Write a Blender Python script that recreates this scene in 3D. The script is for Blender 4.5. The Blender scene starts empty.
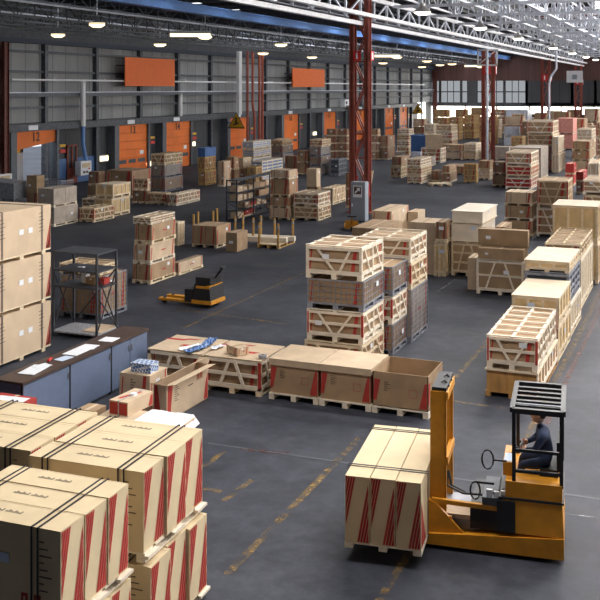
import bpy, math, random
from mathutils import Vector, Matrix
random.seed(7)
SC = bpy.context.scene
COL = SC.collection
PI = math.pi
# ------------------------------------------------------------------ camera
F = 980.0; HOR = 88.0; CH = 5.7; TH = math.radians(22.2)
CT, ST = math.cos(TH), math.sin(TH)
cd = bpy.data.cameras.new('camera'); cam = bpy.data.objects.new('camera', cd); COL.objects.link(cam)
cam.location = (0, 0, CH); cam.rotation_euler = (PI/2, 0, TH)
cd.sensor_width = 36; cd.lens = F/600*36; cd.shift_y = -(300-HOR)/600; cd.clip_end = 500
SC.camera = cam

def at(px, py, z=0.0):
    """survey: photo point on the level z -> place in the hall"""
    d = F*(CH-z)/(py-HOR); la = (px-300)/F*d
    return Vector((-d*ST+la*CT, d*CT+la*ST, z))
def up(px, py, X=None, Y=None):
    """survey: photo point on an upright plane X=const or Y=const"""
    t = (px-300)/F
    if X is not None: Y = X*(CT+t*ST)/(t*CT-ST)
    else: X = Y*(t*CT-ST)/(CT+t*ST)
    d = -X*ST+Y*CT
    return Vector((X, Y, CH-(py-HOR)*d/F))

# ------------------------------------------------------------------ materials
MATS = {}
def mat(name, col, rough=0.8, metal=0.0, var=0.0, scale=6.0, emit=0.0, ecol=None, stretch=(1,1,1), bump=0.0, col2=None, detail=4):
    m = bpy.data.materials.new(name); m.use_nodes = True
    nt = m.node_tree; b = nt.nodes['Principled BSDF']
    b.inputs['Roughness'].default_value = rough; b.inputs['Metallic'].default_value = metal
    b.inputs['Base Color'].default_value = (*col, 1)
    if var > 0 or col2:
        tc = nt.nodes.new('ShaderNodeTexCoord'); mp = nt.nodes.new('ShaderNodeMapping'); no = nt.nodes.new('ShaderNodeTexNoise')
        oi = nt.nodes.new('ShaderNodeObjectInfo'); ad = nt.nodes.new('ShaderNodeVectorMath'); ad.operation = 'ADD'
        sc_ = nt.nodes.new('ShaderNodeVectorMath'); sc_.operation = 'SCALE'; sc_.inputs[0].default_value = (31, 17, 23)
        nt.links.new(oi.outputs['Random'], sc_.inputs['Scale'])
        nt.links.new(tc.outputs['Object'], ad.inputs[0]); nt.links.new(sc_.outputs[0], ad.inputs[1])
        nt.links.new(ad.outputs[0], mp.inputs['Vector']); mp.inputs['Scale'].default_value = stretch
        no.inputs['Scale'].default_value = scale; no.inputs['Detail'].default_value = detail
        nt.links.new(mp.outputs[0], no.inputs['Vector'])
        cr = nt.nodes.new('ShaderNodeValToRGB')
        c2 = col2 or tuple(min(1, c*(1+var)) for c in col); c1 = tuple(c*(1-var) for c in col)
        cr.color_ramp.elements[0].position = .34; cr.color_ramp.elements[1].position = .66
        cr.color_ramp.elements[0].color = (*c1, 1); cr.color_ramp.elements[1].color = (*c2, 1)
        nt.links.new(no.outputs['Fac'], cr.inputs[0])
        hv = nt.nodes.new('ShaderNodeHueSaturation'); mr = nt.nodes.new('ShaderNodeMapRange')
        mr.inputs['To Min'].default_value = 1-var*.6; mr.inputs['To Max'].default_value = 1+var*.6
        nt.links.new(oi.outputs['Random'], mr.inputs['Value']); nt.links.new(mr.outputs[0], hv.inputs['Value'])
        nt.links.new(cr.outputs[0], hv.inputs['Color']); nt.links.new(hv.outputs[0], b.inputs['Base Color'])
        if bump:
            bp = nt.nodes.new('ShaderNodeBump'); bp.inputs['Strength'].default_value = bump
            nt.links.new(no.outputs['Fac'], bp.inputs['Height']); nt.links.new(bp.outputs[0], b.inputs['Normal'])
    if emit:
        b.inputs['Emission Color'].default_value = (*(ecol or col), 1); b.inputs['Emission Strength'].default_value = emit
    MATS[name] = m
    return m
mat('kraft', (.42,.285,.17), .85, var=.13, scale=3)
mat('kraft_light', (.64,.49,.34), .85, var=.09, scale=3)
mat('kraft_dark', (.33,.22,.14), .85, var=.15, scale=3)
mat('kraft_grey', (.46,.39,.33), .8, var=.13, scale=4)
mat('kraft_pale', (.68,.52,.36), .78, var=.06, scale=2.5)
mat('cream', (.76,.61,.39), .75, var=.06, scale=2.5)
mat('pine', (.78,.64,.45), .75, var=.12, scale=5, stretch=(1,1,3))
mat('pine_pale', (.88,.78,.64), .75, var=.10, scale=5, stretch=(1,1,3))
mat('pine_gold', (.62,.41,.17), .75, var=.15, scale=5, stretch=(1,1,3))
mat('plywood', (.72,.52,.27), .7, var=.16, scale=5, stretch=(1,1,.35))
mat('plywood_pale', (.88,.79,.66), .7, var=.09, scale=4, stretch=(.4,1,1))
mat('lid_ply', (.76,.63,.47), .75, var=.10, scale=4, stretch=(.4,1,1))
mat('ply_orange', (.50,.27,.09), .65, var=.22, scale=5, stretch=(2,1,.35))
mat('dark_gap', (.03,.025,.02), .9)
mat('red_print', (.47,.045,.035), .75, var=.10)
mat('red_pale', (.75,.32,.26), .7, var=.15)
mat('black_strap', (.03,.025,.03), .5)
mat('ink', (.10,.07,.06), .8)
mat('paper', (.86,.88,.93), .7)
mat('paper_blue', (.62,.72,.88), .7)
mat('film', (.66,.70,.80), .35, var=.15, scale=10)
mat('film_grey', (.40,.41,.45), .4, var=.3, scale=14)
mat('blue_plastic', (.06,.16,.42), .45, var=.15)
mat('blue_white', (.25,.33,.55), .6, var=.5, scale=22)
mat('mesh_steel', (.33,.34,.38), .5, .35, var=.1)
mat('pallet_grey', (.26,.27,.32), .7, var=.25, scale=8)
mat('shelf_steel', (.055,.06,.075), .45, .3, var=.15)
mat('cabinet_blue', (.13,.17,.27), .5, var=.05, scale=8)
mat('worktop', (.075,.045,.035), .45, var=.2, scale=8)
mat('grey_paint', (.30,.34,.40), .5, var=.05)
mat('dark_grey', (.07,.08,.10), .6, var=.15)
mat('frame_grey', (.12,.135,.16), .6, var=.12)
mat('orange_door', (.85,.19,.02), .6, var=.10, scale=.8)
mat('orange_sign', (.85,.17,.03), .6, var=.05)
mat('truck_orange', (.72,.31,.02), .45, var=.10)
mat('truck_black', (.018,.018,.022), .5)
mat('rubber', (.012,.012,.012), .8)
mat('chrome', (.6,.6,.62), .25, .9)
mat('lamp_warm', (1,.92,.7), .5, emit=2.2, ecol=(1,.78,.46))
mat('lamp_white', (1,1,1), .5, emit=5, ecol=(1,.92,.78))
mat('lamp_shade', (.55,.55,.55), .4, .5)
mat('red_steel', (.33,.08,.055), .5, .1, var=.2, scale=5)
mat('red_dark', (.14,.04,.03), .6, var=.2)
mat('pipe_red', (.38,.08,.04), .5)
mat('blue_steel', (.16,.33,.70), .5, .1, var=.12)
mat('silver_steel', (.74,.78,.88), .5, .1, var=.12)
mat('white_steel', (.88,.89,.93), .5, var=.06)
mat('dark_steel', (.085,.095,.115), .5, .3, var=.3)
mat('white_pipe', (.88,.9,.93), .4)
mat('sign_red', (.62,.03,.02), .5)
mat('yellow', (.72,.40,.02), .5)
mat('ochre', (.50,.29,.08), .7, var=.15)
mat('eave_blue', (.03,.045,.08), .6)
mat('yellow_black', (.02,.02,.02), .5)
mat('skin', (.62,.36,.25), .6)
mat('jacket', (.035,.055,.12), .85, var=.2)
mat('trousers', (.05,.06,.09), .85)
mat('hair', (.04,.025,.015), .7)
mat('seat_black', (.02,.02,.02), .6)
mat('blue_wall', (.08,.17,.38), .6, var=.05)
mat('truck_box', (.62,.64,.66), .5, var=.05)

def wall_mat(name, col, pw):
    m = bpy.data.materials.new(name); m.use_nodes = True; nt = m.node_tree; b = nt.nodes['Principled BSDF']
    tc = nt.nodes.new('ShaderNodeTexCoord'); sx = nt.nodes.new('ShaderNodeSeparateXYZ'); nt.links.new(tc.outputs['Object'], sx.inputs[0])
    a = nt.nodes.new('ShaderNodeMath'); a.operation = 'ADD'; nt.links.new(sx.outputs[0], a.inputs[0]); nt.links.new(sx.outputs[1], a.inputs[1])
    fr = nt.nodes.new('ShaderNodeMath'); fr.operation = 'DIVIDE'; fr.inputs[1].default_value = pw; nt.links.new(a.outputs[0], fr.inputs[0])
    f2 = nt.nodes.new('ShaderNodeMath'); f2.operation = 'FRACT'; nt.links.new(fr.outputs[0], f2.inputs[0])
    lt = nt.nodes.new('ShaderNodeMath'); lt.operation = 'LESS_THAN'; lt.inputs[1].default_value = .05; nt.links.new(f2.outputs[0], lt.inputs[0])
    no = nt.nodes.new('ShaderNodeTexNoise'); no.inputs['Scale'].default_value = .9; no.inputs['Detail'].default_value = 5
    fl = nt.nodes.new('ShaderNodeMath'); fl.operation = 'FLOOR'; nt.links.new(fr.outputs[0], fl.inputs[0])
    wn = nt.nodes.new('ShaderNodeTexWhiteNoise'); wn.noise_dimensions = '1D'; nt.links.new(fl.outputs[0], wn.inputs['W'])
    mp = nt.nodes.new('ShaderNodeMapping'); mp.inputs['Scale'].default_value = (1,1,.25)
    nt.links.new(tc.outputs['Object'], mp.inputs[0]); nt.links.new(mp.outputs[0], no.inputs['Vector'])
    mx = nt.nodes.new('ShaderNodeMath'); mx.operation = 'ADD'; nt.links.new(no.outputs['Fac'], mx.inputs[0])
    ml = nt.nodes.new('ShaderNodeMath'); ml.operation = 'MULTIPLY'; ml.inputs[1].default_value = .35; nt.links.new(wn.outputs[0], ml.inputs[0]); nt.links.new(ml.outputs[0], mx.inputs[1])
    cr = nt.nodes.new('ShaderNodeValToRGB'); cr.color_ramp.elements[0].position = .3; cr.color_ramp.elements[1].position = 1
    cr.color_ramp.elements[0].color = (*[c*.75 for c in col], 1); cr.color_ramp.elements[1].color = (*[c*1.25 for c in col], 1)
    nt.links.new(mx.outputs[0], cr.inputs[0])
    mc = nt.nodes.new('ShaderNodeMix'); mc.data_type = 'RGBA'; nt.links.new(lt.outputs[0], mc.inputs[0]); nt.links.new(cr.outputs[0], mc.inputs[6])
    mc.inputs[7].default_value = (*[c*.4 for c in col], 1); nt.links.new(mc.outputs[2], b.inputs['Base Color'])
    b.inputs['Roughness'].default_value = .6; MATS[name] = m
wall_mat('wall_panel', (.27,.28,.29), 1.25)
wall_mat('wall_dark', (.05,.055,.065), 1.25)
wall_mat('wall_brown', (.10,.045,.04), .9)
wall_mat('roof_deck', (.055,.06,.07), 2.0)
wall_mat('roof_deck_light', (.03,.026,.026), 2.0)
def glow(name, col, s):
    m = bpy.data.materials.new(name); m.use_nodes = True; nt = m.node_tree; nt.nodes.clear()
    e = nt.nodes.new('ShaderNodeEmission'); o = nt.nodes.new('ShaderNodeOutputMaterial')
    e.inputs[0].default_value = (*col, 1); e.inputs[1].default_value = s; nt.links.new(e.outputs[0], o.inputs[0]); MATS[name] = m
glow('skylight_glass', (1,.97,.93), 13.5)
glow('overhead_fill_glow', (1,.97,.93), 12.0)
glow('side_fill_glow', (1,.95,.89), 4.0)
glow('skylight_dim', (.95,.97,1), 2.4)
glow('window_glass', (1,.95,.86), 3.0)
glow('back_glass', (1,.95,.86), 7.0)
glow('skylight_mid', (.95,.97,1), 8.0)
glow('far_glass', (.8,.85,.9), .35)

def floor_mat():
    m = bpy.data.materials.new('asphalt'); m.use_nodes = True; nt = m.node_tree; b = nt.nodes['Principled BSDF']
    tc = nt.nodes.new('ShaderNodeTexCoord')
    def noise(s, d, r=.6):
        n = nt.nodes.new('ShaderNodeTexNoise'); n.inputs['Scale'].default_value = s; n.inputs['Detail'].default_value = d
        n.inputs['Roughness'].default_value = r; nt.links.new(tc.outputs['Object'], n.inputs['Vector']); return n
    n1 = noise(.35, 6, .65); n2 = noise(3.2, 8, .7); n3 = noise(.12, 3)
    c1 = nt.nodes.new('ShaderNodeValToRGB'); c1.color_ramp.elements[0].position = .3; c1.color_ramp.elements[1].position = .72
    c1.color_ramp.elements[0].color = (.019,.023,.034,1); c1.color_ramp.elements[1].color = (.068,.074,.098,1)
    nt.links.new(n1.outputs['Fac'], c1.inputs[0])
    c2 = nt.nodes.new('ShaderNodeValToRGB'); c2.color_ramp.elements[0].position = .35; c2.color_ramp.elements[1].position = .75
    c2.color_ramp.elements[0].color = (.62,.62,.64,1); c2.color_ramp.elements[1].color = (1.55,1.52,1.5,1)
    nt.links.new(n2.outputs['Fac'], c2.inputs[0])
    mx = nt.nodes.new('ShaderNodeMix'); mx.data_type = 'RGBA'; mx.blend_type = 'MULTIPLY'; mx.inputs[0].default_value = 1
    nt.links.new(c1.outputs[0], mx.inputs[6]); nt.links.new(c2.outputs[0], mx.inputs[7])
    n4 = noise(.5, 5); c4 = nt.nodes.new('ShaderNodeValToRGB'); c4.color_ramp.elements[0].position = .60; c4.color_ramp.elements[1].position = .72
    c4.color_ramp.elements[0].color = (0,0,0,1); c4.color_ramp.elements[1].color = (.45,.45,.45,1); nt.links.new(n4.outputs['Fac'], c4.inputs[0])
    m2 = nt.nodes.new('ShaderNodeMix'); m2.data_type = 'RGBA'; nt.links.new(c4.outputs[0], m2.inputs[0]); nt.links.new(mx.outputs[2], m2.inputs[6]); m2.inputs[7].default_value = (.085,.075,.07,1)
    nt.links.new(m2.outputs[2], b.inputs['Base Color'])
    rr = nt.nodes.new('ShaderNodeMapRange'); rr.inputs['To Min'].default_value = .55; rr.inputs['To Max'].default_value = .8; b.inputs['Specular IOR Level'].default_value = .3
    nt.links.new(n2.outputs['Fac'], rr.inputs[0]); nt.links.new(rr.outputs[0], b.inputs['Roughness'])
    bp = nt.nodes.new('ShaderNodeBump'); bp.inputs['Strength'].default_value = .12; nt.links.new(n2.outputs['Fac'], bp.inputs['Height']); nt.links.new(bp.outputs[0], b.inputs['Normal'])
    MATS['asphalt'] = m
floor_mat()
def worn(name, col, keep):
    m = bpy.data.materials.new(name); m.use_nodes = True; nt = m.node_tree; b = nt.nodes['Principled BSDF']
    b.inputs['Base Color'].default_value = (*col, 1); b.inputs['Roughness'].default_value = .6
    tc = nt.nodes.new('ShaderNodeTexCoord'); n = nt.nodes.new('ShaderNodeTexNoise'); n.inputs['Scale'].default_value = 5; n.inputs['Detail'].default_value = 8; n.inputs['Roughness'].default_value = .75
    nt.links.new(tc.outputs['Object'], n.inputs['Vector'])
    cr = nt.nodes.new('ShaderNodeValToRGB'); cr.color_ramp.elements[0].position = keep-.10; cr.color_ramp.elements[1].position = keep+.10
    cr.color_ramp.elements[0].color = (0,0,0,1); cr.color_ramp.elements[1].color = (.75,.75,.75,1); nt.links.new(n.outputs['Fac'], cr.inputs[0]); nt.links.new(cr.outputs[0], b.inputs['Alpha'])
    MATS[name] = m
worn('worn_yellow', (.32,.20,.06), .54); worn('worn_red', (.20,.07,.05), .52); worn('worn_white', (.35,.37,.42), .50)

# ------------------------------------------------------------------ mesh builder
class MB:
    def __init__(s): s.v = []; s.f = []; s.mi = []; s.ms = []
    def _m(s, m):
        if m not in s.ms: s.ms.append(m)
        return s.ms.index(m)
    def poly(s, pts, m):
        b = len(s.v); s.v += [tuple(p) for p in pts]; s.f.append(tuple(range(b, b+len(pts)))); s.mi.append(s._m(m)); return s
    def hexa(s, p, m):   # p: 8 points, bottom 4 ccw then top 4
        b = len(s.v); s.v += [tuple(q) for q in p]; k = s._m(m)
        for f in ((0,3,2,1),(4,5,6,7),(0,1,5,4),(1,2,6,5),(2,3,7,6),(3,0,4,7)):
            s.f.append(tuple(b+i for i in f)); s.mi.append(k)
        return s
    def box(s, x0, x1, y0, y1, z0, z1, m):
        return s.hexa([(x0,y0,z0),(x1,y0,z0),(x1,y1,z0),(x0,y1,z0),(x0,y0,z1),(x1,y0,z1),(x1,y1,z1),(x0,y1,z1)], m)
    def bar(s, a, b, w, t, m, upv=(0,0,1)):
        a = Vector(a); b = Vector(b); d = (b-a).normalized(); u = Vector(upv)
        if abs(d.dot(u)) > .98: u = Vector((1,0,0))
        r = d.cross(u).normalized(); q = r.cross(d).normalized(); r *= w/2; q *= t/2
        return s.hexa([a-r-q, a+r-q, b+r-q, b-r-q, a-r+q, a+r+q, b+r+q, b-r+q], m)
    def tube(s, pts, rad, m, n=10, cap=True):
        pts = [Vector(p) for p in pts]; rads = rad if isinstance(rad, (list, tuple)) else [rad]*len(pts)
        k = s._m(m); rings = []
        for i, p in enumerate(pts):
            d = (pts[min(i+1, len(pts)-1)]-pts[max(i-1, 0)]).normalized(); u = Vector((0,0,1)) if abs(d.z) < .9 else Vector((1,0,0))
            r = d.cross(u).normalized(); q = r.cross(d).normalized(); b = len(s.v)
            for j in range(n):
                a = 2*PI*j/n; s.v.append(tuple(p+(r*math.cos(a)+q*math.sin(a))*rads[i]))
            rings.append(b)
        for i in range(len(rings)-1):
            for j in range(n):
                s.f.append((rings[i]+j, rings[i]+(j+1) % n, rings[i+1]+(j+1) % n, rings[i+1]+j)); s.mi.append(k)
        if cap:
            s.f.append(tuple(rings[0]+j for j in range(n))); s.mi.append(k)
            s.f.append(tuple(rings[-1]+j for j in reversed(range(n)))); s.mi.append(k)
        return s
    def lathe(s, prof, c, m, n=16):
        k = s._m(m); rings = []
        for r, z in prof:
            b = len(s.v); rings.append(b)
            for j in range(n): a = 2*PI*j/n; s.v.append((c[0]+r*math.cos(a), c[1]+r*math.sin(a), c[2]+z))
        for i in range(len(rings)-1):
            for j in range(n): s.f.append((rings[i]+j, rings[i]+(j+1) % n, rings[i+1]+(j+1) % n, rings[i+1]+j)); s.mi.append(k)
        return s
    def mesh(s, name):
        me = bpy.data.meshes.new(name); me.from_pydata(s.v, [], s.f)
        for m in s.ms: me.materials.append(MATS[m])
        me.polygons.foreach_set('material_index', s.mi); me.update(); return me
    def build(s, name, parent=None, loc=None, rz=0):
        o = bpy.data.objects.new(name, s.mesh(name)); COL.objects.link(o)
        if parent: o.parent = parent
        if loc is not None: o.location = loc
        o.rotation_euler.z = rz
        return o
def tag(o, label=None, cat=None, group=None, kind=None):
    if label: o['label'] = label
    if cat: o['category'] = cat
    if group: o['group'] = group
    if kind: o['kind'] = kind
    return o
def empty(name, loc, rz=0, label=None, cat=None, group=None):
    o = bpy.data.objects.new(name, None); COL.objects.link(o); o.location = loc; o.rotation_euler.z = rz
    o.empty_display_size = .1
    return tag(o, label, cat, group)
def struct(mb, name): return tag(mb.build(name), kind='structure')
def text_mesh(s, size, m, name, parent, loc, rot, extr=.004, bold=0.0):
    cu = bpy.data.curves.new(name, 'FONT'); cu.body = s; cu.size = size; cu.extrude = extr; cu.align_x = 'CENTER'; cu.align_y = 'CENTER'; cu.offset = bold
    tmp = bpy.data.objects.new(name+'_curve', cu); COL.objects.link(tmp)
    bpy.context.view_layer.update()
    me = bpy.data.meshes.new_from_object(tmp.evaluated_get(bpy.context.evaluated_depsgraph_get()))
    bpy.data.objects.remove(tmp); me.materials.clear(); me.materials.append(MATS[m])
    o = bpy.data.objects.new(name, me); COL.objects.link(o); o.parent = parent; o.location = loc; o.rotation_euler = rot
    return o

# ------------------------------------------------------------------ cargo makers (local: centre at base, x across, y deep)
def mb_pallet(w, l, h, m='pine'):
    b = MB(); t = min(.022, h*.2); bh = h-2*t
    for i, x in enumerate((-w/2+.05, 0, w/2-.05)):
        b.box(x-.05, x+.05, -l/2, l/2, 0, t, m)
        for y in (-l/2+.06, 0, l/2-.06): b.box(x-.05, x+.05, y-.06, y+.06, t, t+bh, m)
    n = max(3, int(l/.2)); bw = l/n*.8
    for i in range(n):
        y = -l/2+bw/2+(l-bw)*i/(n-1); b.box(-w/2, w/2, y-bw/2, y+bw/2, t+bh, h, m)
    return b
def band(b, fx, u0, u1, z0, z1, lean, m, n=3, fill=.62):
    """slanted print of n parallel lines between heights z0..z1 on a face; fx(u,z)->point"""
    s = (u1-u0)/n
    for i in range(n):
        a = u0+i*s; c = a+s*fill if n > 1 else a+s
        b.poly([fx(a, z0), fx(c, z0), fx(c+lean, z1), fx(a+lean, z1)], m)
def mb_carton(w, l, h, z0, body, prints='std', straps=False, lod=0):
    b = MB(); g = .0
    b.box(-w/2, w/2, -l/2, l/2, z0, z0+h, body)
    e = .004
    fr = lambda u, z: (-w/2+u, -l/2-e, z0+z)
    sd = lambda u, z: (w/2+e, -l/2+u, z0+z)
    if prints in ('std', 'red'):
        r = min(.28*h, .2*w)
        band(b, fr, .02, .02+r, 0.01, h*.97, 0, 'red_print', 1) if prints == 'red' else band(b, fr, w-.05-r*1.15, w-.05-.6*r, .01, h*.98, r*.5, 'red_print', 1)
        band(b, fr, .02, .02+r*.2, .01, h*.9, r*.35, 'red_print', 1)
        r2 = min(.28*h, .14*l)
        band(b, sd, .02, .02+r2*.35, .01, h*.8, r2*.35, 'red_print', 1)
        band(b, sd, l-.03-r2*1.1, l-.03-.6*r2, .01, h*.98, r2*.5, 'red_print', 1)
        if lod == 0:
            for k in range(6): b.poly([fr(r*1.6+.03, h*(.86-.07*k)), fr(r*1.6+.03+.05+.03*((k*5) % 3), h*(.86-.07*k)), fr(r*1.6+.03+.05+.03*((k*5) % 3), h*(.84-.07*k)), fr(r*1.6+.03, h*(.84-.07*k))], 'ink')
            x, z = w*.68, h*.28; a = h*.1
            for (p, q, r_, s_) in ((x, z, x+2*a, z+.006), (x, z+2*a, x+2*a, z+2*a+.006), (x, z, x+.006, z+2*a), (x+2*a, z, x+2*a+.006, z+2*a)):
                b.poly([fr(p, q), fr(r_, q), fr(r_, s_), fr(p, s_)], 'red_print')
            b.poly([sd(l*.45, h*.45), sd(l*.62, h*.45), sd(l*.62, h*.53), sd(l*.45, h*.53)], 'red_print')
    # tape seam over the lid
    b.poly([(-.03,-l/2,z0+h+.002),(.03,-l/2,z0+h+.002),(.03,l/2,z0+h+.002),(-.03,l/2,z0+h+.002)], 'kraft_light' if body != 'kraft_light' else 'kraft')
    return b
def mb_label(w, l, h, z0, off, seed=0, m='paper', side=None):
    b = MB(); e = off+.006; rr = random.Random(seed*7+3); s = min(.10, h*.2)
    side = (seed % 2) if side is None else side
    x = -w/2+w*(.15+.55*rr.random()); z = z0+h*(.35+.4*rr.random())
    if side == 0: b.box(x, x+s*1.5, -l/2-e, -l/2-e+.003, z, z+s, m)
    else: y = -l/2+l*(.25+.45*rr.random()); b.box(w/2+e-.003, w/2+e, y, y+s*1.4, z, z+s, m)
    return b
def mb_strap(w, l, z0, h, off, axis, pos, m='black_strap'):
    b = MB(); e = off+.005; s = .009
    for p in pos:
        if axis == 'y':
            x = p; b.box(x-s, x+s, -l/2-e, l/2+e, z0+h, z0+h+e, m); b.box(x-s, x+s, -l/2-e, -l/2-e+.004, z0-.02, z0+h+e, m); b.box(x-s, x+s, l/2+e-.004, l/2+e, z0-.02, z0+h+e, m)
        else:
            y = p; b.box(-w/2-e, w/2+e, y-s, y+s, z0+h, z0+h+e, m); b.box(w/2+e-.004, w/2+e, y-s, y+s, z0-.02, z0+h+e, m); b.box(-w/2-e, -w/2-e+.004, y-s, y+s, z0-.02, z0+h+e, m)
    return b
def mb_frame(w, l, h, z0, m, rails=2, bays=2, red_corner=False, toplines=3, t=None):
    """open timber frame around a box w x l x h"""
    b = MB(); t = t or min(.058, h*.11, w*.08); k = .03
    for sx in (-1, 1):
        for sy in (-1, 1):
            x = sx*w/2; y = sy*l/2
            b.box(min(x, x-sx*t), max(x, x-sx*t), min(y, y-sy*t), max(y, y-sy*t), z0, z0+h, m)
            if red_corner: b.box(x-sx*t*.2 if sx < 0 else x-t*.8, x+.006 if sx > 0 else x+t*.8, y-.006 if sy < 0 else y-t*.3, y+t*.3 if sy < 0 else y+.006, z0+.02, z0+h-.02, 'red_print')
    zs = [z0+t/2] + [z0+h*i/rails for i in range(1, rails)] + [z0+h-t/2]
    for z in zs:
        for sy in (-1, 1):
            y = sy*l/2; b.box(-w/2, w/2, min(y, y-sy*k)-.001*(sy<0), max(y, y-sy*k), z-t/2, z+t/2, m)
        for sx in (-1, 1):
            x = sx*w/2; b.box(min(x, x-sx*k), max(x, x-sx*k), -l/2, l/2, z-t/2, z+t/2, m)
    for i in range(1, bays):
        y = -l/2+l*i/bays
        for sx in (-1, 1):
            x = sx*w/2; b.box(min(x, x-sx*k)-.004, max(x, x-sx*k)+.004, y-t/2, y+t/2, z0, z0+h, m)
    z1 = z0+h
    for sx in (-1, 1): b.box(min(sx*w/2, sx*(w/2-t)), max(sx*w/2, sx*(w/2-t)), -l/2, l/2, z1, z1+.02, m)
    b.box(-t/2, t/2, -l/2, l/2, z1, z1+.02, m)
    for i in range(toplines+1):
        y = -l/2+(l-t)*i/toplines; b.box(-w/2, w/2, y, y+t, z1+.018, z1+.036, m)
    return b
def brace(w, l, h, z0, t, face, u0, u1, m, down=True):
    b = MB(); za, zb = (z0+h-t*.5, z0+t*.5) if down else (z0+t*.5, z0+h-t*.5)
    if face == 'f': b.bar((u0, -l/2+.002, za), (u1, -l/2+.002, zb), .03, t*.8, m, (1,0,0)) if False else b.hexa([(u0-t*.45,-l/2-.012,za),(u0+t*.45,-l/2-.012,za),(u0+t*.45,-l/2+.012,za),(u0-t*.45,-l/2+.012,za),(u1-t*.45,-l/2-.012,zb),(u1+t*.45,-l/2-.012,zb),(u1+t*.45,-l/2+.012,zb),(u1-t*.45,-l/2+.012,zb)], m)
    else: b.hexa([(w/2-.012,u0-t*.45,za),(w/2+.012,u0-t*.45,za),(w/2+.012,u0+t*.45,za),(w/2-.012,u0+t*.45,za),(w/2-.012,u1-t*.45,zb),(w/2+.012,u1-t*.45,zb),(w/2+.012,u1+t*.45,zb),(w/2-.012,u1+t*.45,zb)], m)
    return b
def mb_mesh(w, l, h, z0, m, n=None):
    b = MB(); s = .006; st = .11
    nx = max(3, int(w/st)); ny = max(3, int(l/st)); nz = max(3, int(h/st))
    for i in range(nx+1):
        x = -w/2+w*i/nx; r = .016 if i in (0, nx) else s
        b.box(x-r, x+r, -l/2-s, -l/2+s, z0, z0+h, m); b.box(x-r, x+r, l/2-s, l/2+s, z0, z0+h, m)
    for i in range(ny+1):
        y = -l/2+l*i/ny; r = .016 if i in (0, ny) else s
        b.box(w/2-s, w/2+s, y-r, y+r, z0, z0+h, m); b.box(-w/2-s, -w/2+s, y-r, y+r, z0, z0+h, m)
    for i in range(nz+1):
        z = z0+h*i/nz; r = .018 if i in (0, nz) else s
        for y in (-l/2, l/2): b.box(-w/2, w/2, y-s, y+s, z-r, z+r, m)
        for x in (-w/2, w/2): b.box(x-s, x+s, -l/2, l/2, z-r, z+r, m)
    return b
def mb_ply(w, l, h, z0, body, bat, battens=3, cap=True, bevel=0):
    b = MB(); b.box(-w/2+.02, w/2-.02, -l/2+.02, l/2-.02, z0, z0+h-.032, body)
    return b
def mb_battens(w, l, h, z0, m, nf=3, ns=4, t=.07, cross=False):
    b = MB()
    for i in range(nf+1):
        x = -w/2+(w-t)*i/nf
        for y in (-l/2, l/2-.024): b.box(x, x+t, y, y+.024, z0, z0+h-.02, m)
    for i in range(ns+1):
        y = -l/2+(l-t)*i/ns
        for x in (-w/2-.003, w/2-.021): b.box(x, x+.024, y, y+t, z0, z0+h-.02, m)
    for z in (z0+.002, z0+h-.02-t):
        for y in (-l/2, l/2-.024): b.box(-w/2, w/2, y+.002, y+.022, z, z+t, m)
        for x in (-w/2-.001, w/2-.021): b.box(x, x+.022, -l/2, l/2, z, z+t, m)
    return b
def mb_lid(w, l, h, z0, m, planks=5):
    b = MB(); n = planks; pw = w/n
    for i in range(n): b.box(-w/2-.01+(w+.02)*i/n+.002, -w/2-.01+(w+.02)*(i+1)/n-.002, -l/2-.015, l/2+.015, z0+h-.03, z0+h-.002, m)
    return b

CACHE = {}
DESC = {
 'slat': ('slatted_crate', 'slatted crate'), 'ply': ('plywood_crate', 'plywood crate'), 'carton': ('cardboard_carton', 'carton'),
 'plain': ('cardboard_carton', 'carton'), 'mesh': ('wire_mesh_container', 'mesh container'), 'blue': ('slatted_crate', 'slatted crate'),
 'red': ('slatted_crate', 'slatted crate'), 'wrap': ('wrapped_pallet_load', 'wrapped load'), 'plank': ('wooden_crate', 'wooden crate'),
 'dark': ('cardboard_carton', 'carton'), 'twin': ('cardboard_carton', 'carton'), 'pinkwrap': ('wrapped_pallet_load', 'wrapped load'),
 'empty': ('slatted_crate', 'slatted crate'), 'gold': ('slatted_crate', 'slatted crate'), 'redbox': ('cardboard_carton', 'carton'),'paleply':('plywood_crate','plywood crate'),
 'orangeply':('plywood_crate','plywood crate'),'bluebin':('plastic_bin','bin'),'strap':('cardboard_carton','carton'),'slatdark':('slatted_crate','slatted crate'),'bag':('sack_load','sacks'),'greycrate':('slatted_crate','slatted crate'),'flatslat':('slatted_crate','slatted crate'),'film':('wrapped_pallet_load','wrapped load')}
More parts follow.
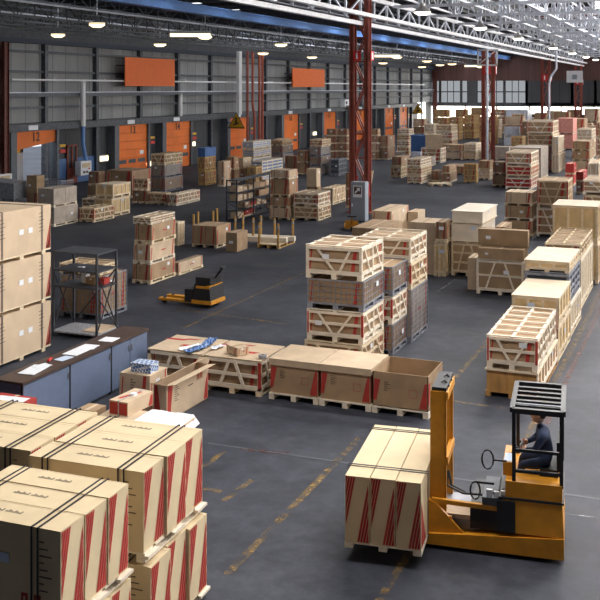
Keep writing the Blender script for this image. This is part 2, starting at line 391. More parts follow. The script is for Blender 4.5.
def parts_for(ty, w, l, h, lod, seed):
    """list of (part name, MB, material label)"""
    P = []; ph = min(.12, h*.2) if ty != 'paleply' else .03
    if ty in ('slat', 'red', 'blue', 'empty', 'gold', 'slatdark', 'greycrate', 'flatslat'):
        wood = {'gold': 'pine_gold', 'greycrate': 'pallet_grey', 'slatdark': 'pine'}.get(ty, 'pine' if seed % 2 else 'pine_pale')
        inner = {'red': 'red_print', 'blue': 'blue_white', 'empty': 'kraft_light', 'gold': 'kraft', 'slatdark': 'kraft_dark', 'greycrate': 'dark_grey'}.get(ty, 'kraft')
        bh = h-ph-.036
        P.append(('carton', mb_carton(w-.07, l-.07, bh-.01, ph, inner, 'std' if ty in ('slat', 'gold', 'slatdark') else '', lod=lod)))
        rails = 2 if ty not in ('blue', 'greycrate') else 3
        bays = 1 if l < .9 else (2 if l < 1.7 else 4)
        if h > 1.0: rails = 3
        tl = 3 if l < 2 else 6
        P.append(('frame', mb_frame(w, l, bh, ph, wood, rails, max(bays, 2), red_corner=(ty in ('slat', 'red') and seed % 3 != 0), toplines=tl)))
        t = min(.06, h*.1)
        if ty in ('blue', 'greycrate'):
            pass
        else:
            c = 0.0 if seed % 3 else w*.06
            for s in (-1, 1):
                if ty == 'flatslat': P.append(('brace', brace(w, l, bh, ph, t, 'f', s*w*.30, s*w*.10, wood, False)))
                else: P.append(('brace', brace(w, l, bh, ph, t, 'f', s*w*.30, c+s*w*.04, wood)))
            for i in range(max(bays, 2)):
                y0 = -l/2+l*i/max(bays, 2); dl = l/max(bays, 2)
                P.append(('brace', brace(w, l, bh, ph, t, 's', y0+dl*.25, y0+dl*.7, wood)))
        P.append(('pallet', mb_pallet(w, l, ph, wood)))
        P.append(('sticker', mb_label(w, l, bh, ph, .015, seed)))
    elif ty in ('carton', 'twin', 'strap', 'dark', 'redbox'):
        body = {'dark': 'kraft_dark', 'redbox': 'red_print'}.get(ty, ('kraft', 'kraft', 'kraft_light')[seed % 3])
        bh = h-ph
        if ty == 'twin':
            for s in (-1, 1):
                b = mb_carton(w/2-.01, l, bh, ph, body, 'std', lod=lod); b.v = [(x+s*w/4, y, z) for x, y, z in b.v]; P.append(('carton', b))
        else: P.append(('carton', mb_carton(w-.03, l-.03, bh, ph, body, '' if ty == 'redbox' else 'std', lod=lod)))
        P.append(('pallet', mb_pallet(w, l, ph, 'pine' if seed % 4 else 'pine_pale')))
        if ty != 'redbox': P.append(('strap', mb_strap(w-.03, l-.03, ph, bh, 0, 'y', [-w*.28, w*.28])))
        P.append(('sticker', mb_label(w, l, bh, ph, .0, seed)))
    elif ty == 'plain':
        P.append(('carton', mb_carton(w, l, h, 0, ('kraft', 'kraft_light')[seed % 2], 'std' if seed % 3 == 0 else '', lod=lod)))
        P.append(('sticker', mb_label(w, l, h, 0, 0, seed)))
    elif ty == 'mesh':
        P.append(('carton', mb_carton(w-.05, l-.05, h-ph-.03, ph, 'kraft' if seed % 2 else 'kraft_grey', 'std', lod=lod)))
        P.append(('wire_mesh', mb_mesh(w-.02, l-.02, h-ph-.022, ph, 'mesh_steel')))
        P.append(('pallet', mb_pallet(w, l, ph, 'pallet_grey')))
        P.append(('sticker', mb_label(w, l, h-ph, ph, .012, seed)))
    elif ty in ('wrap', 'pinkwrap', 'film'):
        b = MB(); bh = h-ph; nx = 2; ny = 2; nz = max(2, int(bh/.4))
        body = {'wrap': 'kraft_grey', 'pinkwrap': 'red_pale', 'film': 'film'}[ty]
        for i in range(nx):
            for j in range(ny):
                for k in range(nz):
                    x = -w/2+w*i/nx; y = -l/2+l*j/ny; z = ph+bh*k/nz
                    b.box(x+.008, x+w/nx-.008, y+.008, y+l/ny-.008, z+.004, z+bh/nz-.004, body)
        b.box(-w/2+.02, w/2-.02, -l/2+.02, l/2-.02, ph, h-.01, body)
        P.append(('cartons', b)) if False else P.append(('load', b))
        P.append(('pallet', mb_pallet(w, l, ph, 'pine_pale')))
        P.append(('sticker', mb_label(w, l, bh, ph, .0, seed)))
    elif ty in ('ply', 'plank', 'paleply', 'orangeply'):
        body = {'ply': 'plywood', 'plank': 'pine', 'paleply': 'plywood_pale', 'orangeply': 'ply_orange'}[ty]
        bat = {'ply': 'pine', 'plank': 'pine_pale', 'paleply': 'plywood_pale', 'orangeply': 'pine'}[ty]
        bh = h-ph
        P.append(('body', mb_ply(w, l, bh, ph, body, bat)))
        if ty == 'paleply':
            b = MB(); e = .0
            for sx in (-1, 1): b.box(min(sx*w/2, sx*(w/2-.024)), max(sx*w/2, sx*(w/2-.024)), -l/2, -l/2+.05, ph, h, bat); b.box(min(sx*w/2, sx*(w/2-.024)), max(sx*w/2, sx*(w/2-.024)), l/2-.05, l/2, ph, h, bat)
            P.append(('corner_trim', b)) if False else None
        elif ty == 'orangeply': 
            b = MB()
            for i in range(8): y = -l/2+(l-.09)*i/7; b.box(w/2-.02, w/2+.003, y, y+.09, ph, h-.02, 'pine_pale')
            b.box(w/2-.02, w/2, -l/2, l/2, ph, ph+.08, 'pine_pale'); P.append(('side_slats', b))
        else: P.append(('timber_frame', mb_battens(w, l, bh, ph, bat, 3 if w > .9 else 2, 4 if ty != 'plank' else 6, .06)))
        P.append(('lid', mb_lid(w, l, bh, ph, 'plywood_pale' if ty == 'paleply' else ('lid_ply' if ty != 'plank' else 'pine_pale'), 1 if ty in ('paleply', 'ply') else 4)))
        P.append(('skid', mb_pallet(w, l, ph, 'pine' if ty != 'orangeply' else 'ply_orange')))
        P.append(('sticker', mb_label(w, l, bh, ph, .004, seed, 'paper_blue')))
    elif ty == 'bluebin':
        b = MB(); b.box(-w/2, w/2, -l/2, l/2, 0, .04, 'blue_plastic')
        for a in ((-w/2, w/2, -l/2, -l/2+.03), (-w/2, w/2, l/2-.03, l/2), (-w/2, -w/2+.03, -l/2, l/2), (w/2-.03, w/2, -l/2, l/2)): b.box(*a, .0, h, 'blue_plastic')
        P.append(('tub', b)); r = MB(); r.box(-w/2-.02, w/2+.02, -l/2-.02, -l/2+.02, h-.05, h, 'blue_plastic'); r.box(w/2-.02, w/2+.02, -l/2-.02, l/2, h-.05, h, 'blue_plastic'); P.append(('rim', r))
    elif ty == 'bag':
        b = MB(); n = 3
        for i in range(n):
            x = -w/2+w*(i+.5)/n; b.tube([(x, -l/2, h*.5), (x, -l/4, h*.5), (x, l/4, h*.5), (x, l/2, h*.5)], [h*.3, h*.5, h*.5, h*.3], 'kraft', 8)
        P.append(('sacks', b)); P.append(('pallet', mb_pallet(w, l, ph, 'pine')))
    return P
def cargo(ty, loc, rz, w, l, h, label, seed, group, name=None, cat=None):
    d = math.hypot(loc[0], loc[1]); lod = 0 if d < 35 else (1 if d < 75 else 2)
    w, l, h = max(w, .25), max(l, .25), max(h, .12)
    if lod: w, l, h = round(w*20)/20, round(l*20)/20, h
    key = (ty, round(w, 2), round(l, 2), round(h, 2), lod, seed % 12)
    nm, cn = DESC[ty]; nm = name or nm
    if key not in CACHE:
        ps = parts_for(ty, w, l, h, lod, seed)
        CACHE[key] = [(n, b.mesh(n)) for n, b in ps]
    root = empty(nm, loc, rz, label, cat or ('crate' if 'crate' in cn else ('box' if cn == 'carton' else cn)), group)
    for n, me in CACHE[key]:
        o = bpy.data.objects.new(n, me); COL.objects.link(o); o.parent = root
    return root
# ------------------------------------------------------------------ the hall
XW, XC, XR = -35.0, -14.2, 16.0
YN, YF = -6.0, 135.0
b = MB(); b.box(-60, XR+1, YN-1, 170, -.3, 0, 'asphalt'); struct(b, 'floor')
# left wall: light cladding above, dark band with dock openings below
DOORS = []   # centre Y, width, number
for n, xa, xb in (('12', 15, 55), ('13', 117, 147), ('14', 164, 190), ('15', 228, 249), ('16', 282, 298.5), ('17', 322, 336), ('18', 355, 365), ('19', 384, 393), ('20', 399, 407)):
    DOORS.append((n, (up(xa, 100, X=XW+.4).y+up(xb, 100, X=XW+.4).y)/2))
b = MB(); b.box(XW-.15, XW, YN, YF, 3.75, 11.0, 'wall_panel')
struct(b, 'wall_left')
b = MB(); ys = YN
for n, yc in DOORS:
    b.box(XW-.15, XW, ys, yc-1.85, 0, 3.75, 'wall_dark'); ys = yc+1.85
b.box(XW-.15, XW, ys, 127.5, 0, 3.75, 'wall_dark')
for n, yc in DOORS: b.box(XW-.15, XW, yc-1.85, yc+1.85, 3.35, 3.75, 'wall_dark')
struct(b, 'wall_left_lower')
b = MB(); b.box(XW-.15, XW, 131.5, YF, 0, 3.75, 'wall_dark'); struct(b, 'wall_left_end')
# end wall with high daylight opening at floor level and windows over it
b = MB()
b.box(-40, XR, YF, YF+.2, 3.15, 3.7, 'wall_dark'); b.box(-40, XR, YF, YF+.2, 6.7, 10.0, 'wall_brown'); b.box(-40, XR, YF, YF+.2, 10.0, 13.5, 'wall_dark')
x = -40.0
while x < XR:
    b.box(x, x+.35, YF, YF+.2, 3.7, 6.7, 'wall_dark'); x += 3.0
b.box(-30, -28.5, YF, YF+.2, 3.7, 6.7, 'wall_dark'); b.box(-22, XR, YF, YF+.2, 3.4, 6.7, 'wall_dark')
b.box(-36, -35, YF, YF+.2, 0, 3.2, 'wall_dark')
b.box(-21.5, XR, YF, YF+.2, 0, 2.2, 'wall_dark')
struct(b, 'wall_back')
k = 1
for x0 in range(-40, -22, 3):
    b = MB(); b.box(x0+.35, x0+3, YF+.08, YF+.12, 3.7, 6.7, 'far_glass')
    for q in (.33, .66): b.box(x0+.35+2.65*q-.05, x0+.35+2.65*q+.05, YF+.02, YF+.16, 3.7, 6.7, 'dark_steel')
    b.box(x0+.35, x0+3, YF+.02, YF+.16, 5.1, 5.25, 'dark_steel')
    struct(b, 'window_%d' % k); k += 1
b = MB(); b.box(-21.5, XR, YF+.08, YF+.12, 2.2, 3.4, 'back_glass')
x = -21.5
while x < XR: b.box(x, x+.12, YF+.0, YF+.16, 2.2, 3.4, 'dark_steel'); x += 4.2
struct(b, 'window_%d' % k); k += 1
b = MB(); b.box(-36, -21.5, YF+.1, YF+.14, 0, 3.15, 'back_glass')
x = -34.8
while x < -21.5: b.box(x, x+.25, YF+.0, YF+.2, 0, 3.15, 'red_steel'); x += 4.4
struct(b, 'window_%d' % k); k += 1
b = MB(); b.box(XW-.1, XW-.06, 127.5, 131.5, 0, 3.75, 'back_glass'); struct(b, 'window_%d' % k); k += 1
# front and right walls (behind / beside the camera)
b = MB(); b.box(-36, XR, YN-.2, YN, 0, 13.5, 'wall_dark'); struct(b, 'wall_front')
b = MB(); b.box(XR, XR+.2, YN, YF, 0, 4.2, 'wall_panel'); b.box(XR, XR+.2, YN, 12, 4.2, 9.8, 'wall_panel'); b.box(XR, XR+.2, YN, YF, 9.8, 13.5, 'wall_panel'); struct(b, 'wall_right')
b = MB(); b.box(XR+.05, XR+.1, 12, YF, 4.2, 9.8, 'side_fill_glow')  # unseen glowing band, added to light the right-hand sides of the cargo
y = 12
while y < YF: b.box(XR-.02, XR+.04, y, y+.12, 4.2, 9.8, 'dark_steel'); y += 3
struct(b, 'window_%d' % k); k += 1
# roofs
b = MB(); y = YN
while y < YF: b.box(XW-.3, XC, y, y+4.6, 10.9, 11.1, 'roof_deck'); y += 6.0
for x0, x1 in ((XW-.3, -31.5), (-28.3, -24.5), (-21.5, XC)):
    y = YN+4.6
    while y < YF: b.box(x0, x1, y, y+1.4, 10.9, 11.1, 'roof_deck'); y += 6.0
struct(b, 'ceiling_left')
y = YN+4.6; 
b = MB()
while y < YF:
    for x0, x1 in ((-31.5, -28.3), (-24.5, -21.5)): b.box(x0, x1, y, y+1.4, 10.95, 11.0, 'skylight_dim' if y < 62 else 'skylight_mid')
    y += 6.0
struct(b, 'window_%d' % k); k += 1
b = MB(); y = 11.0; sk = []
SKX0 = -8.5; zl, zh = 12.6, 15.4
b.box(XC-.3, XR+.2, YN-.2, 10.3, 12.6, 12.8, 'roof_deck_light'); b.box(XC-.3, SKX0, 10.3, 12.1, 12.6, 12.8, 'roof_deck_light'); b.box(5, XR+.2, 10.3, 12.1, 12.6, 12.8, 'roof_deck_light'); pass
while y < YF:
    # saw-tooth bay, form invented to keep direct light off front faces: steep glazing looking down the hall, solid slope behind it
    b.hexa([(XC-.3,y+1.1,zl-.1),(XR+.2,y+1.1,zl-.1),(XR+.2,y+11,zh-.1),(XC-.3,y+11,zh-.1),(XC-.3,y+1.1,zl),(XR+.2,y+1.1,zl),(XR+.2,y+11,zh),(XC-.3,y+11,zh)], 'roof_deck_light')
    b.hexa([(XC-.3,y,zh-.05),(SKX0,y,zh-.05),(SKX0,y+.1,zh),(XC-.3,y+.1,zh),(XC-.3,y+1.1,zl-.05),(SKX0,y+1.1,zl-.05),(SKX0,y+1.2,zl),(XC-.3,y+1.2,zl)], 'roof_deck_light')
    sk.append(y); y += 11
b.box(XC-.3, XC-.2, YN, YF, 10.7, 15.4, 'roof_deck_light'); b.box(XR+.05, XR+.2, YN, YF+12, 13.4, 15.4, 'roof_deck_light')
b.box(XC-.3, XR+.2, YF, YF+.2, 12.5, 16.0, 'roof_deck_light')
struct(b, 'ceiling_right')
b = MB(); b.poly([(SKX0,10.3,12.65),(5,10.3,12.65),(5,12.1,12.65),(SKX0,12.1,12.65)], 'overhead_fill_glow'); struct(b, 'window_%d' % k); k += 1  # glowing panel added overhead to brighten the foreground loads
for y in sk:
    b = MB(); b.poly([(SKX0,y,zh),(XR,y,zh),(XR,y+1.1,zl),(SKX0,y+1.1,zl)], 'skylight_glass'); x = SKX0
    while x < XR: b.bar((x, y-.03, zh), (x, y+1.06, zl), .1, .06, 'silver_steel', (1,0,0)); x += 1.6
    struct(b, 'window_%d' % k); k += 1

# wall framework: posts, girts, light pipe
for i in range(25):
    y = 36.3+5.15*i
    if y > YF-1: break
    b = MB(); b.box(XW, XW+.28, y-.14, y+.14, 0, 8.9, 'dark_steel')
    o = b.build('wall_post'); tag(o, kind='structure')
k = 1
for z, t in ((4.6, .14), (6.62, .14), (7.75, .14)):
    b = MB(); b.box(XW+.02, XW+.2, YN, YF, z-t/2, z+t/2, 'dark_steel'); struct(b, 'trim_%d' % k); k += 1
b = MB(); b.box(XW+.05, XW+.5, YN, YF, 5.2, 5.42, 'frame_grey'); b.box(XW+.05, XW+.55, YN, YF, 5.42, 5.47, 'silver_steel'); struct(b, 'trim_%d' % k); k += 1
b = MB(); b.box(XW, XW+.4, YN, YF, 8.45, 8.95, 'dark_steel'); b.box(XW, XW+.45, YN, YF, 8.2, 8.45, 'eave_blue'); struct(b, 'trim_%d' % k); k += 1
b = MB(); b.box(XW+.02, XW+.6, YN, 127, 3.3, 3.7, 'dark_steel'); struct(b, 'trim_%d' % k); k += 1
b = MB(); b.tube([(XW+.75, 42.9, 6.15), (XW+.75, 128, 6.15)], .06, 'white_pipe', 8)
for i in range(17): b.box(XW, XW+.8, 46.6+5.15*i-.03, 46.6+5.15*i+.03, 6.22, 6.30, 'white_pipe')
tag(b.build('wall_pipe'), 'long white pipe running the length of the left wall above the dock doors', 'pipe')
def downpipe(px, zt, zm, label):
    t = up(px, 100, X=XW+.6)
    r = empty('downpipe', (XW+.7, t.y, 0), 0, label, 'pipe')
    MB().tube([(0,0,zm), (0,0,zt)], .16, 'white_pipe', 10).build('pipe', r)
    MB().tube([(0,0,zm), (0,0,zm-1.1), (0,.35,zm-2.2)], .13, 'blue_steel', 10).build('lower_pipe', r)
    return t.y
yp = downpipe(81.5, 6.1, 3.4, 'white downpipe with blue lower end right of dock door 12')
t_ = up(179, 100, X=XW+.6); r = empty('downpipe', (XW+.7, t_.y, 3.7), 0, 'short white downpipe ending above dock door 14', 'pipe'); MB().tube([(0,0,0), (0,0,1.6)], .16, 'white_pipe', 10).build('pipe', r)
def wall_box(px, py0, py1, w, label):
    p = up(px, py0, X=XW+.9); q = up(px, py1, X=XW+.9)
    r = empty('electrical_box', (XW+.65, p.y, q.z), 0, label, 'electrical box')
    h = p.z-q.z
    MB().box(-.1, .3, -w/2, w/2, 0, h, 'paper').build('housing', r)
    MB().box(.3, .32, -w*.35, w*.35, h*.55, h*.85, 'cream').box(.3, .33, -w*.3, -w*.1, h*.15, h*.3, 'ink').box(.3, .33, 0, w*.15, h*.15, h*.3, 'ink').box(.3,.33,w*.22,w*.34,h*.4,h*.5,'sign_red').build('panel', r)
wall_box(85.5, 161, 175, 1.1, 'white electrical box below the downpipe right of dock door 12')
wall_box(4.5, 174, 185, 1.1, 'white electrical box at the left edge left of dock door 12')
# blue wall panels + glazed door between 12 and 13
for i, (a, c) in enumerate(((58.5, 66), (77, 98))):
    p = up(a, 100, X=XW+.1); q = up(c, 100, X=XW+.1)
    b = MB(); b.box(XW+.02, XW+.12, p.y, q.y, 0, 1.5, 'blue_wall'); struct(b, 'trim_%d' % k); k += 1
p = up(66.5, 100, X=XW+.1); q = up(76.5, 100, X=XW+.1)
r = empty('door_1', (XW+.05, (p.y+q.y)/2, 0)); tag(r, kind='structure'); wd = (q.y-p.y)/2
b = MB(); b.box(0, .1, -wd, wd, 0, .9, 'red_steel'); b.box(0, .12, -wd, -wd+.1, 0, 2.3, 'red_steel'); b.box(0, .12, wd-.1, wd, 0, 2.3, 'red_steel'); b.box(0, .12, -wd, wd, 2.2, 2.3, 'red_steel'); b.box(0, .12, -.05, .05, 0, 2.3, 'red_steel'); b.box(0,.05,-wd,wd,.9,2.2,'dark_grey'); b.build('door_leaf', r)
MB().box(.12, .18, wd-.3, wd-.22, 1.0, 1.15, 'chrome').build('door_handle', r)

# dock doors
for i, (num, yc) in enumerate(DOORS):
    if num == '18' and False: continue
    look = {'12': 'orange dock door numbered 12, half raised over a parked trailer', '13': 'orange dock door numbered 13 with dirty streaks, closed', '14': 'orange dock door numbered 14, closed, right of the white downpipe',
            '15': 'orange dock door behind the yellow warning triangle', '16': 'orange dock door numbered 16 with paper note and dark vents', '17': 'orange dock door left of the tall red column numbered 17',
            '18': 'orange dock door glimpsed behind the lattice of the nearest red column', '19': 'second orange dock door from the far end of the wall', '20': 'farthest orange dock door along the left wall'}[num]
    r = empty('dock_door', (XW, yc, 0), 0, look, 'door', 'orange dock doors in the left wall')
    b = MB(); D = .55
    b.box(0, D, -2.3, -1.8, 0, 3.5, 'frame_grey'); b.box(0, D, 1.8, 2.0, 0, 3.5, 'frame_grey'); b.box(0, D, -2.3, 2.1, 3.3, 3.62, 'frame_grey'); b.build('frame', r)
    MB().box(D, D+.1, -.95, -.1, 3.36, 3.62, 'paper').build('name_plate', r)
    if num == '12':
        b = MB(); b.hexa([(.1,-1.8,2.28),(.4,-1.8,2.28),(.4,1.8,2.62),(.1,1.8,2.62),(.1,-1.8,3.3),(.4,-1.8,3.3),(.4,1.8,3.3),(.1,1.8,3.3)], 'orange_door'); b.build('door_panel', r)
    else:
        b = MB()
        for j in range(6): b.box(.1, .4, -1.8, 1.8, .04+.545*j, .04+.545*(j+1)-.02, 'orange_door')
        b.build('door_panel', r)
        b = MB()
        for j in range(3): b.box(.4, .42, -1.6+1.15*j, -.75+1.15*j, .78, 1.02, 'dark_grey')
        b.box(.4, .42, .9, 1.35, 1.3, 1.55, 'paper'); b.build('vent', r)
    if num not in ('15',): text_mesh(num, .72, 'ink', 'number', r, (.425, .0, 2.93), (PI/2, 0, PI/2), bold=.01)
    # bumper light bracket
    b = MB(); b.box(.3, .5, 2.15, 2.7, 1.9, 2.1, 'sign_red'); b.box(.3, .5, 2.15, 2.7, 2.25, 2.4, 'yellow'); b.build('signal_light', r)
# trailer seen through door 12
r = empty('truck_trailer', (XW-3.4, 44.9+.2, 0), 0, 'white parked trailer seen through half raised dock door 12', 'truck')
MB().box(-4, 2.4, -1.0, 1.0, .3, 2.0, 'truck_box').build('body', r)
b = MB(); b.box(2.3, 2.42, -1.0, 1.0, 2.0, 2.45, 'yellow_black')
for j in range(3): b.poly([(2.43,-.95+.66*j,2.0),(2.43,-.65+.66*j,2.0),(2.43,-.4+.66*j,2.45),(2.43,-.7+.66*j,2.45)], 'yellow')
b.build('warning_stripe', r)
b = MB()
for sy in (-.85, .85): b.tube([(-3, sy-.1, .45), (-3, sy+.1, .45)], .45, 'rubber', 14)
b.build('wheel', r)
# orange hanging signs + warning triangles
for (xa, xb, ya, yb, lab) in ((124.5, 174, 57, 86, 'large orange hanging sign board above dock doors 13 and 14'), (292, 324, 68, 87, 'smaller looking orange hanging sign board left of the nearest red column')):
    p = up(xa, ya, X=XW+.9); q = up(xb, yb, X=XW+.9); p2 = up(xa, yb, X=XW+.9)
    r = empty('sign_board', (XW+.9, p.y, p2.z), 0, lab, 'sign', 'orange sign boards on the left wall')
    h = p.z-p2.z; L = q.y-p.y
    MB().box(0, .06, 0, L, 0, h, 'orange_sign').build('board', r)
    for y in (.4, L-.4):
        for q in (.3, .7): MB().box(-.9, 0, y-.04, y+.04, h*q, h*q+.08, 'dark_steel').build('bracket', r)
def triangle(px, py, s, X, lab):
    p = up(px, py, X=X); r = empty('warning_sign', (X, p.y, p.z), -PI/2, lab, 'sign')
    b = MB(); k_ = s/2
    def tri(e, q, m): b.hexa([(e,-q,-q*.8),(e,q,-q*.8),(e,.01,q*.95),(e,-.01,q*.95),(e+.03,-q,-q*.8),(e+.03,q,-q*.8),(e+.03,.01,q*.95),(e+.03,-.01,q*.95)], m)
    tri(0, k_, 'yellow_black'); tri(.03, k_*.84, 'yellow'); b.build('board', r)
    b = MB(); b.box(.07, .09, -k_*.1, k_*.1, -k_*.4, k_*.1, 'yellow_black'); b.tube([(.07, 0, k_*.25), (.09, 0, k_*.25)], k_*.13, 'yellow_black', 8); b.bar((.08,-k_*.35,-k_*.45),(.08,k_*.35,-k_*.2),.05,k_*.12,'yellow_black'); b.build('pictogram', r)
    MB().bar((-.02,0,-k_*.2),(-.02,-.85,-k_*.2),.06,.06,'dark_steel').build('bracket', r)
triangle(236.5, 121, 1.45, XW+1.35, 'yellow warning triangle on the frame above an orange dock door')
triangle(418, 109, 1.6, XW+.85, 'yellow warning triangle high beside the bright far doorway')
# small square sign under the nearest beam
p = up(347.5, 106, X=XW+.6); r = empty('wall_sign', (XW+.55, p.y, p.z-.4), 0, 'small white square sign on the wall just left of the nearest red column', 'sign')
MB().box(-.5, .05, -.8, .8, 0, 1.1, 'paper').build('board', r); MB().box(.05, .07, -.5, .5, .2, .45, 'ink').box(.05,.07,-.5,-.1,.6,.9,'ink').build('pictogram', r)

# columns
def lattice(xc, yc, H, w, dpt, chord, m, label, group, rails=True):
    r = empty('lattice_column', (xc, yc, 0), 0, label, 'column', group)
    for s in (-1, 1):
        b = MB(); x = s*(w/2-chord/2)
        b.box(x-chord/2, x+chord/2, -dpt/2, -dpt/2+.03, 0, H, m); b.box(x-chord/2, x+chord/2, dpt/2-.03, dpt/2, 0, H, m); b.box(x-.02, x+.02, -dpt/2, dpt/2, 0, H, m)
        b.build('post', r)
    b = MB(); z = .3; st = 1.1; k_ = 0
    while z+st < H:
        for y in (-dpt/2+.05, dpt/2-.05):
            b.bar((-w/2+chord, y, z), (w/2-chord, y, z+st) , .06, .06, m, (0,1,0)) if k_ % 2 == 0 else b.bar((w/2-chord, y, z), (-w/2+chord, y, z+st), .06, .06, m, (0,1,0))
            b.box(-w/2+chord, w/2-chord, y-.03, y+.03, z-.03, z+.03, m)
        z += st; k_ += 1
    b.build('lacing', r)
    MB().box(-w/2-.1, w/2+.1, -dpt/2-.1, dpt/2+.1, 0, .05, m).build('base_plate', r)
    return r
labs = ['nearest tall red lattice column beside the grey electrical cabinet', 'second red lattice column, with a vertical white pipe, right of centre', 'third red lattice column with a bent grey pipe', 'farthest red lattice column with white panel at right edge']
for i, y in enumerate((42.6, 71.9, 100.9, 129.5)):
    r = lattice(XC-.2, y, 8.54 if i else 10.6, .95, .38, .24, 'red_steel', labs[i], 'main red lattice columns')
    if i < 3:
        p = up((0, 361, 491, 553)[i+1], 60, Y=y)
    zsig = (6.95, 6.7, 6.4, 6.1)[i]
    s = empty('fire_sign', (XC-.22, y-.23, zsig), 0, ('white-on-red fire sign on the front of the nearest red column', 'red fire sign on the second red column', 'red fire sign on the third red column', 'red fire sign on the farthest red column')[i], 'sign', 'red fire signs on the columns')
    q = .38 if i == 0 else .6
    MB().box(-q/2-.06, q/2-.06, -.03, 0, 0, q*1.15, 'sign_red').build('board', s)
    MB().box(-q*.1-.06, q*.1-.06, -.05, -.03, q*.2, q*.85, 'paper').box(-q*.03-.06, q*.03-.06, -.05, -.03, q*.85, q*.98, 'paper').build('pictogram', s)
    s = empty('fire_sign', (XC+.36, y-.02, zsig), 0, ('red and white sign folded round the right edge of the nearest column', 'small red sign on the right edge of the second column', 'small red sign on the right edge of the third column', 'small red sign on the right edge of the farthest column')[i], 'sign', 'red fire signs on the columns')
    MB().box(-.02, .03, -.21, .21, 0, q*1.15, 'sign_red').build('board', s); MB().box(.03, .04, -.1, .1, q*.15, q*.95, 'paper').build('pictogram', s)
for i, y in enumerate((41.3, 71.5, 100.5, 129.5)):
    if i == 1: continue
    y = up((1, 238, 367, 434)[i], 100, X=XW+.5).y
    lattice(XW+.62, y, 8.15, .55, .4, .2, 'red_dark', ['dark red wall column at the left edge of the picture', 'dark red wall column left of the group of red pipes', 'dark red wall column midway along the left wall', 'dark red wall column near the far end of the left wall'][i], 'dark red wall columns', False)
# pipes at the second wall column
for j, px in enumerate((247.5, 254.5, 259.5, 262.5)):
    p = up(px, 60, X=XW+2.0); b = MB(); dy = 0
    if j == 1: pts = [(0,0,0), (0,0,3.4), (0,-.35,4.4), (0,-.35,8.6)]
    else: pts = [(0,0,0), (0,0,8.6)]
    b.tube(pts, .10, 'pipe_red' if j else 'red_steel', 8); o = b.build('riser_pipe', None, (XW+2.0, p.y, 0))
    tag(o, ['dark red straight riser pipe, leftmost of the pipe group', 'red riser pipe with a kink, second from left in the group', 'red straight riser pipe between kinked pipe and its neighbour', 'rightmost red riser pipe of the group'][j], 'pipe', 'red riser pipes by the left wall')
p = up(241.5, 60, X=XW+1.6); tag(MB().box(-.12, .12, -.25, .25, 3.6, 8.6, 'white_pipe').build('cable_duct', None, (XW+1.4, p.y, 0)), 'white vertical cable duct left of the red riser pipes', 'duct')
# pipes on main columns 2 and 3
tag(MB().tube([(0,0,0), (0,0,9.3)], .09, 'silver_steel', 8).build('riser_pipe', None, (XC-.12, 71.1, 0)), 'thin grey pipe running up the second red column', 'pipe')
s = empty('notice_panel', (XC-.1, 71.1, 7.3), 0, 'white framed panel on the second red column above its fire signs', 'sign')
b = MB(); b.box(-.75, .75, -.06, 0, 0, .12, 'white_steel'); b.box(-.75, .75, -.06, 0, 1.1, 1.22, 'white_steel'); b.box(-.75, -.62, -.06, 0, 0, 1.2, 'white_steel'); b.box(.62, .75, -.06, 0, 0, 1.2, 'white_steel'); b.bar((-.65,-.03,.1),(.65,-.03,1.15),.1,.05,'white_steel'); b.build('frame', s)
tag(MB().tube([(.3,0,0), (.3,0,6.1), (.45,0,6.8), (1.0,0,7.6), (1.0,0,9.4)], .11, 'silver_steel', 8).build('riser_pipe', None, (XC-.05, 100.0, 0)), 'bent grey pipe on the third red column', 'pipe')
s = empty('notice_panel', (XC-.6, 129.0, 6.4), 0, 'white rectangular panel high on the farthest red column', 'sign')
MB().box(-1.0, 1.0, -.1, 0, 0, 1.5, 'white_steel').build('board', s); MB().box(-.3, .3, -.13, -.1, .4, 1.0, 'grey_paint').build('pictogram', s)

# valley girder over the main columns
def truss_y(x, y0, y1, z0, z1, step, chord, m, name, label, kind=None, mt=None, diag=True):
    b = MB(); mt = mt or m
    b.box(x-chord/2, x+chord/2, y0, y1, z0, z0+chord*.8, mt); b.box(x-chord/2, x+chord/2, y0, y1, z1-chord*.8, z1, mt)
    n = int((y1-y0)/step); web = chord*.35
    for i in range(n):
        y = y0+step*i
        b.box(x-web/2, x+web/2, y-web/2, y+web/2, z0, z1, m)
        if diag: b.bar((x, y, z0), (x, y+step, z1), web, web, m, (1,0,0)) if i % 2 == 0 else b.bar((x, y, z1), (x, y+step, z0), web, web, m, (1,0,0))
    return b
r = empty('valley_girder', (XC, 0, 0), 0, 'long white painted girder carried on the tops of the red columns', 'girder')
b = MB(); b.box(-.22, .0, 14, YF-.3, 8.55, 8.73, 'white_steel'); b.build('lower_chord', r)
b = MB(); b.box(.14, .40, 14, YF-.3, 8.92, 9.08, 'white_steel'); b.build('walkway_edge', r)
b = MB(); b.box(-.1, .1, 14, YF-.3, 9.75, 9.95, 'white_steel'); b.build('upper_chord', r)
b = MB(); y = 14; i = 0
while y < YF-2:
    b.box(-.05, .05, y-.05, y+.05, 8.8, 9.8, 'silver_steel'); b.bar((0, y, 8.85 if i % 2 else 9.75), (0, y+2, 9.75 if i % 2 else 8.85), .07, .07, 'silver_steel', (1,0,0)); y += 2; i += 1
b.build('web', r)
# blue runway beam
r = empty('runway_beam', (-24.2, 0, 0), 0, 'long blue steel beam under the dark left roof', 'beam')
b = MB(); b.box(-.25, .25, 20, YF, 9.55, 9.6, 'blue_steel'); b.box(-.25, .25, 20, YF, 9.97, 10.02, 'blue_steel'); b.box(-.15, .15, 20, YF, 9.6, 9.97, 'blue_steel'); b.build('girder', r)
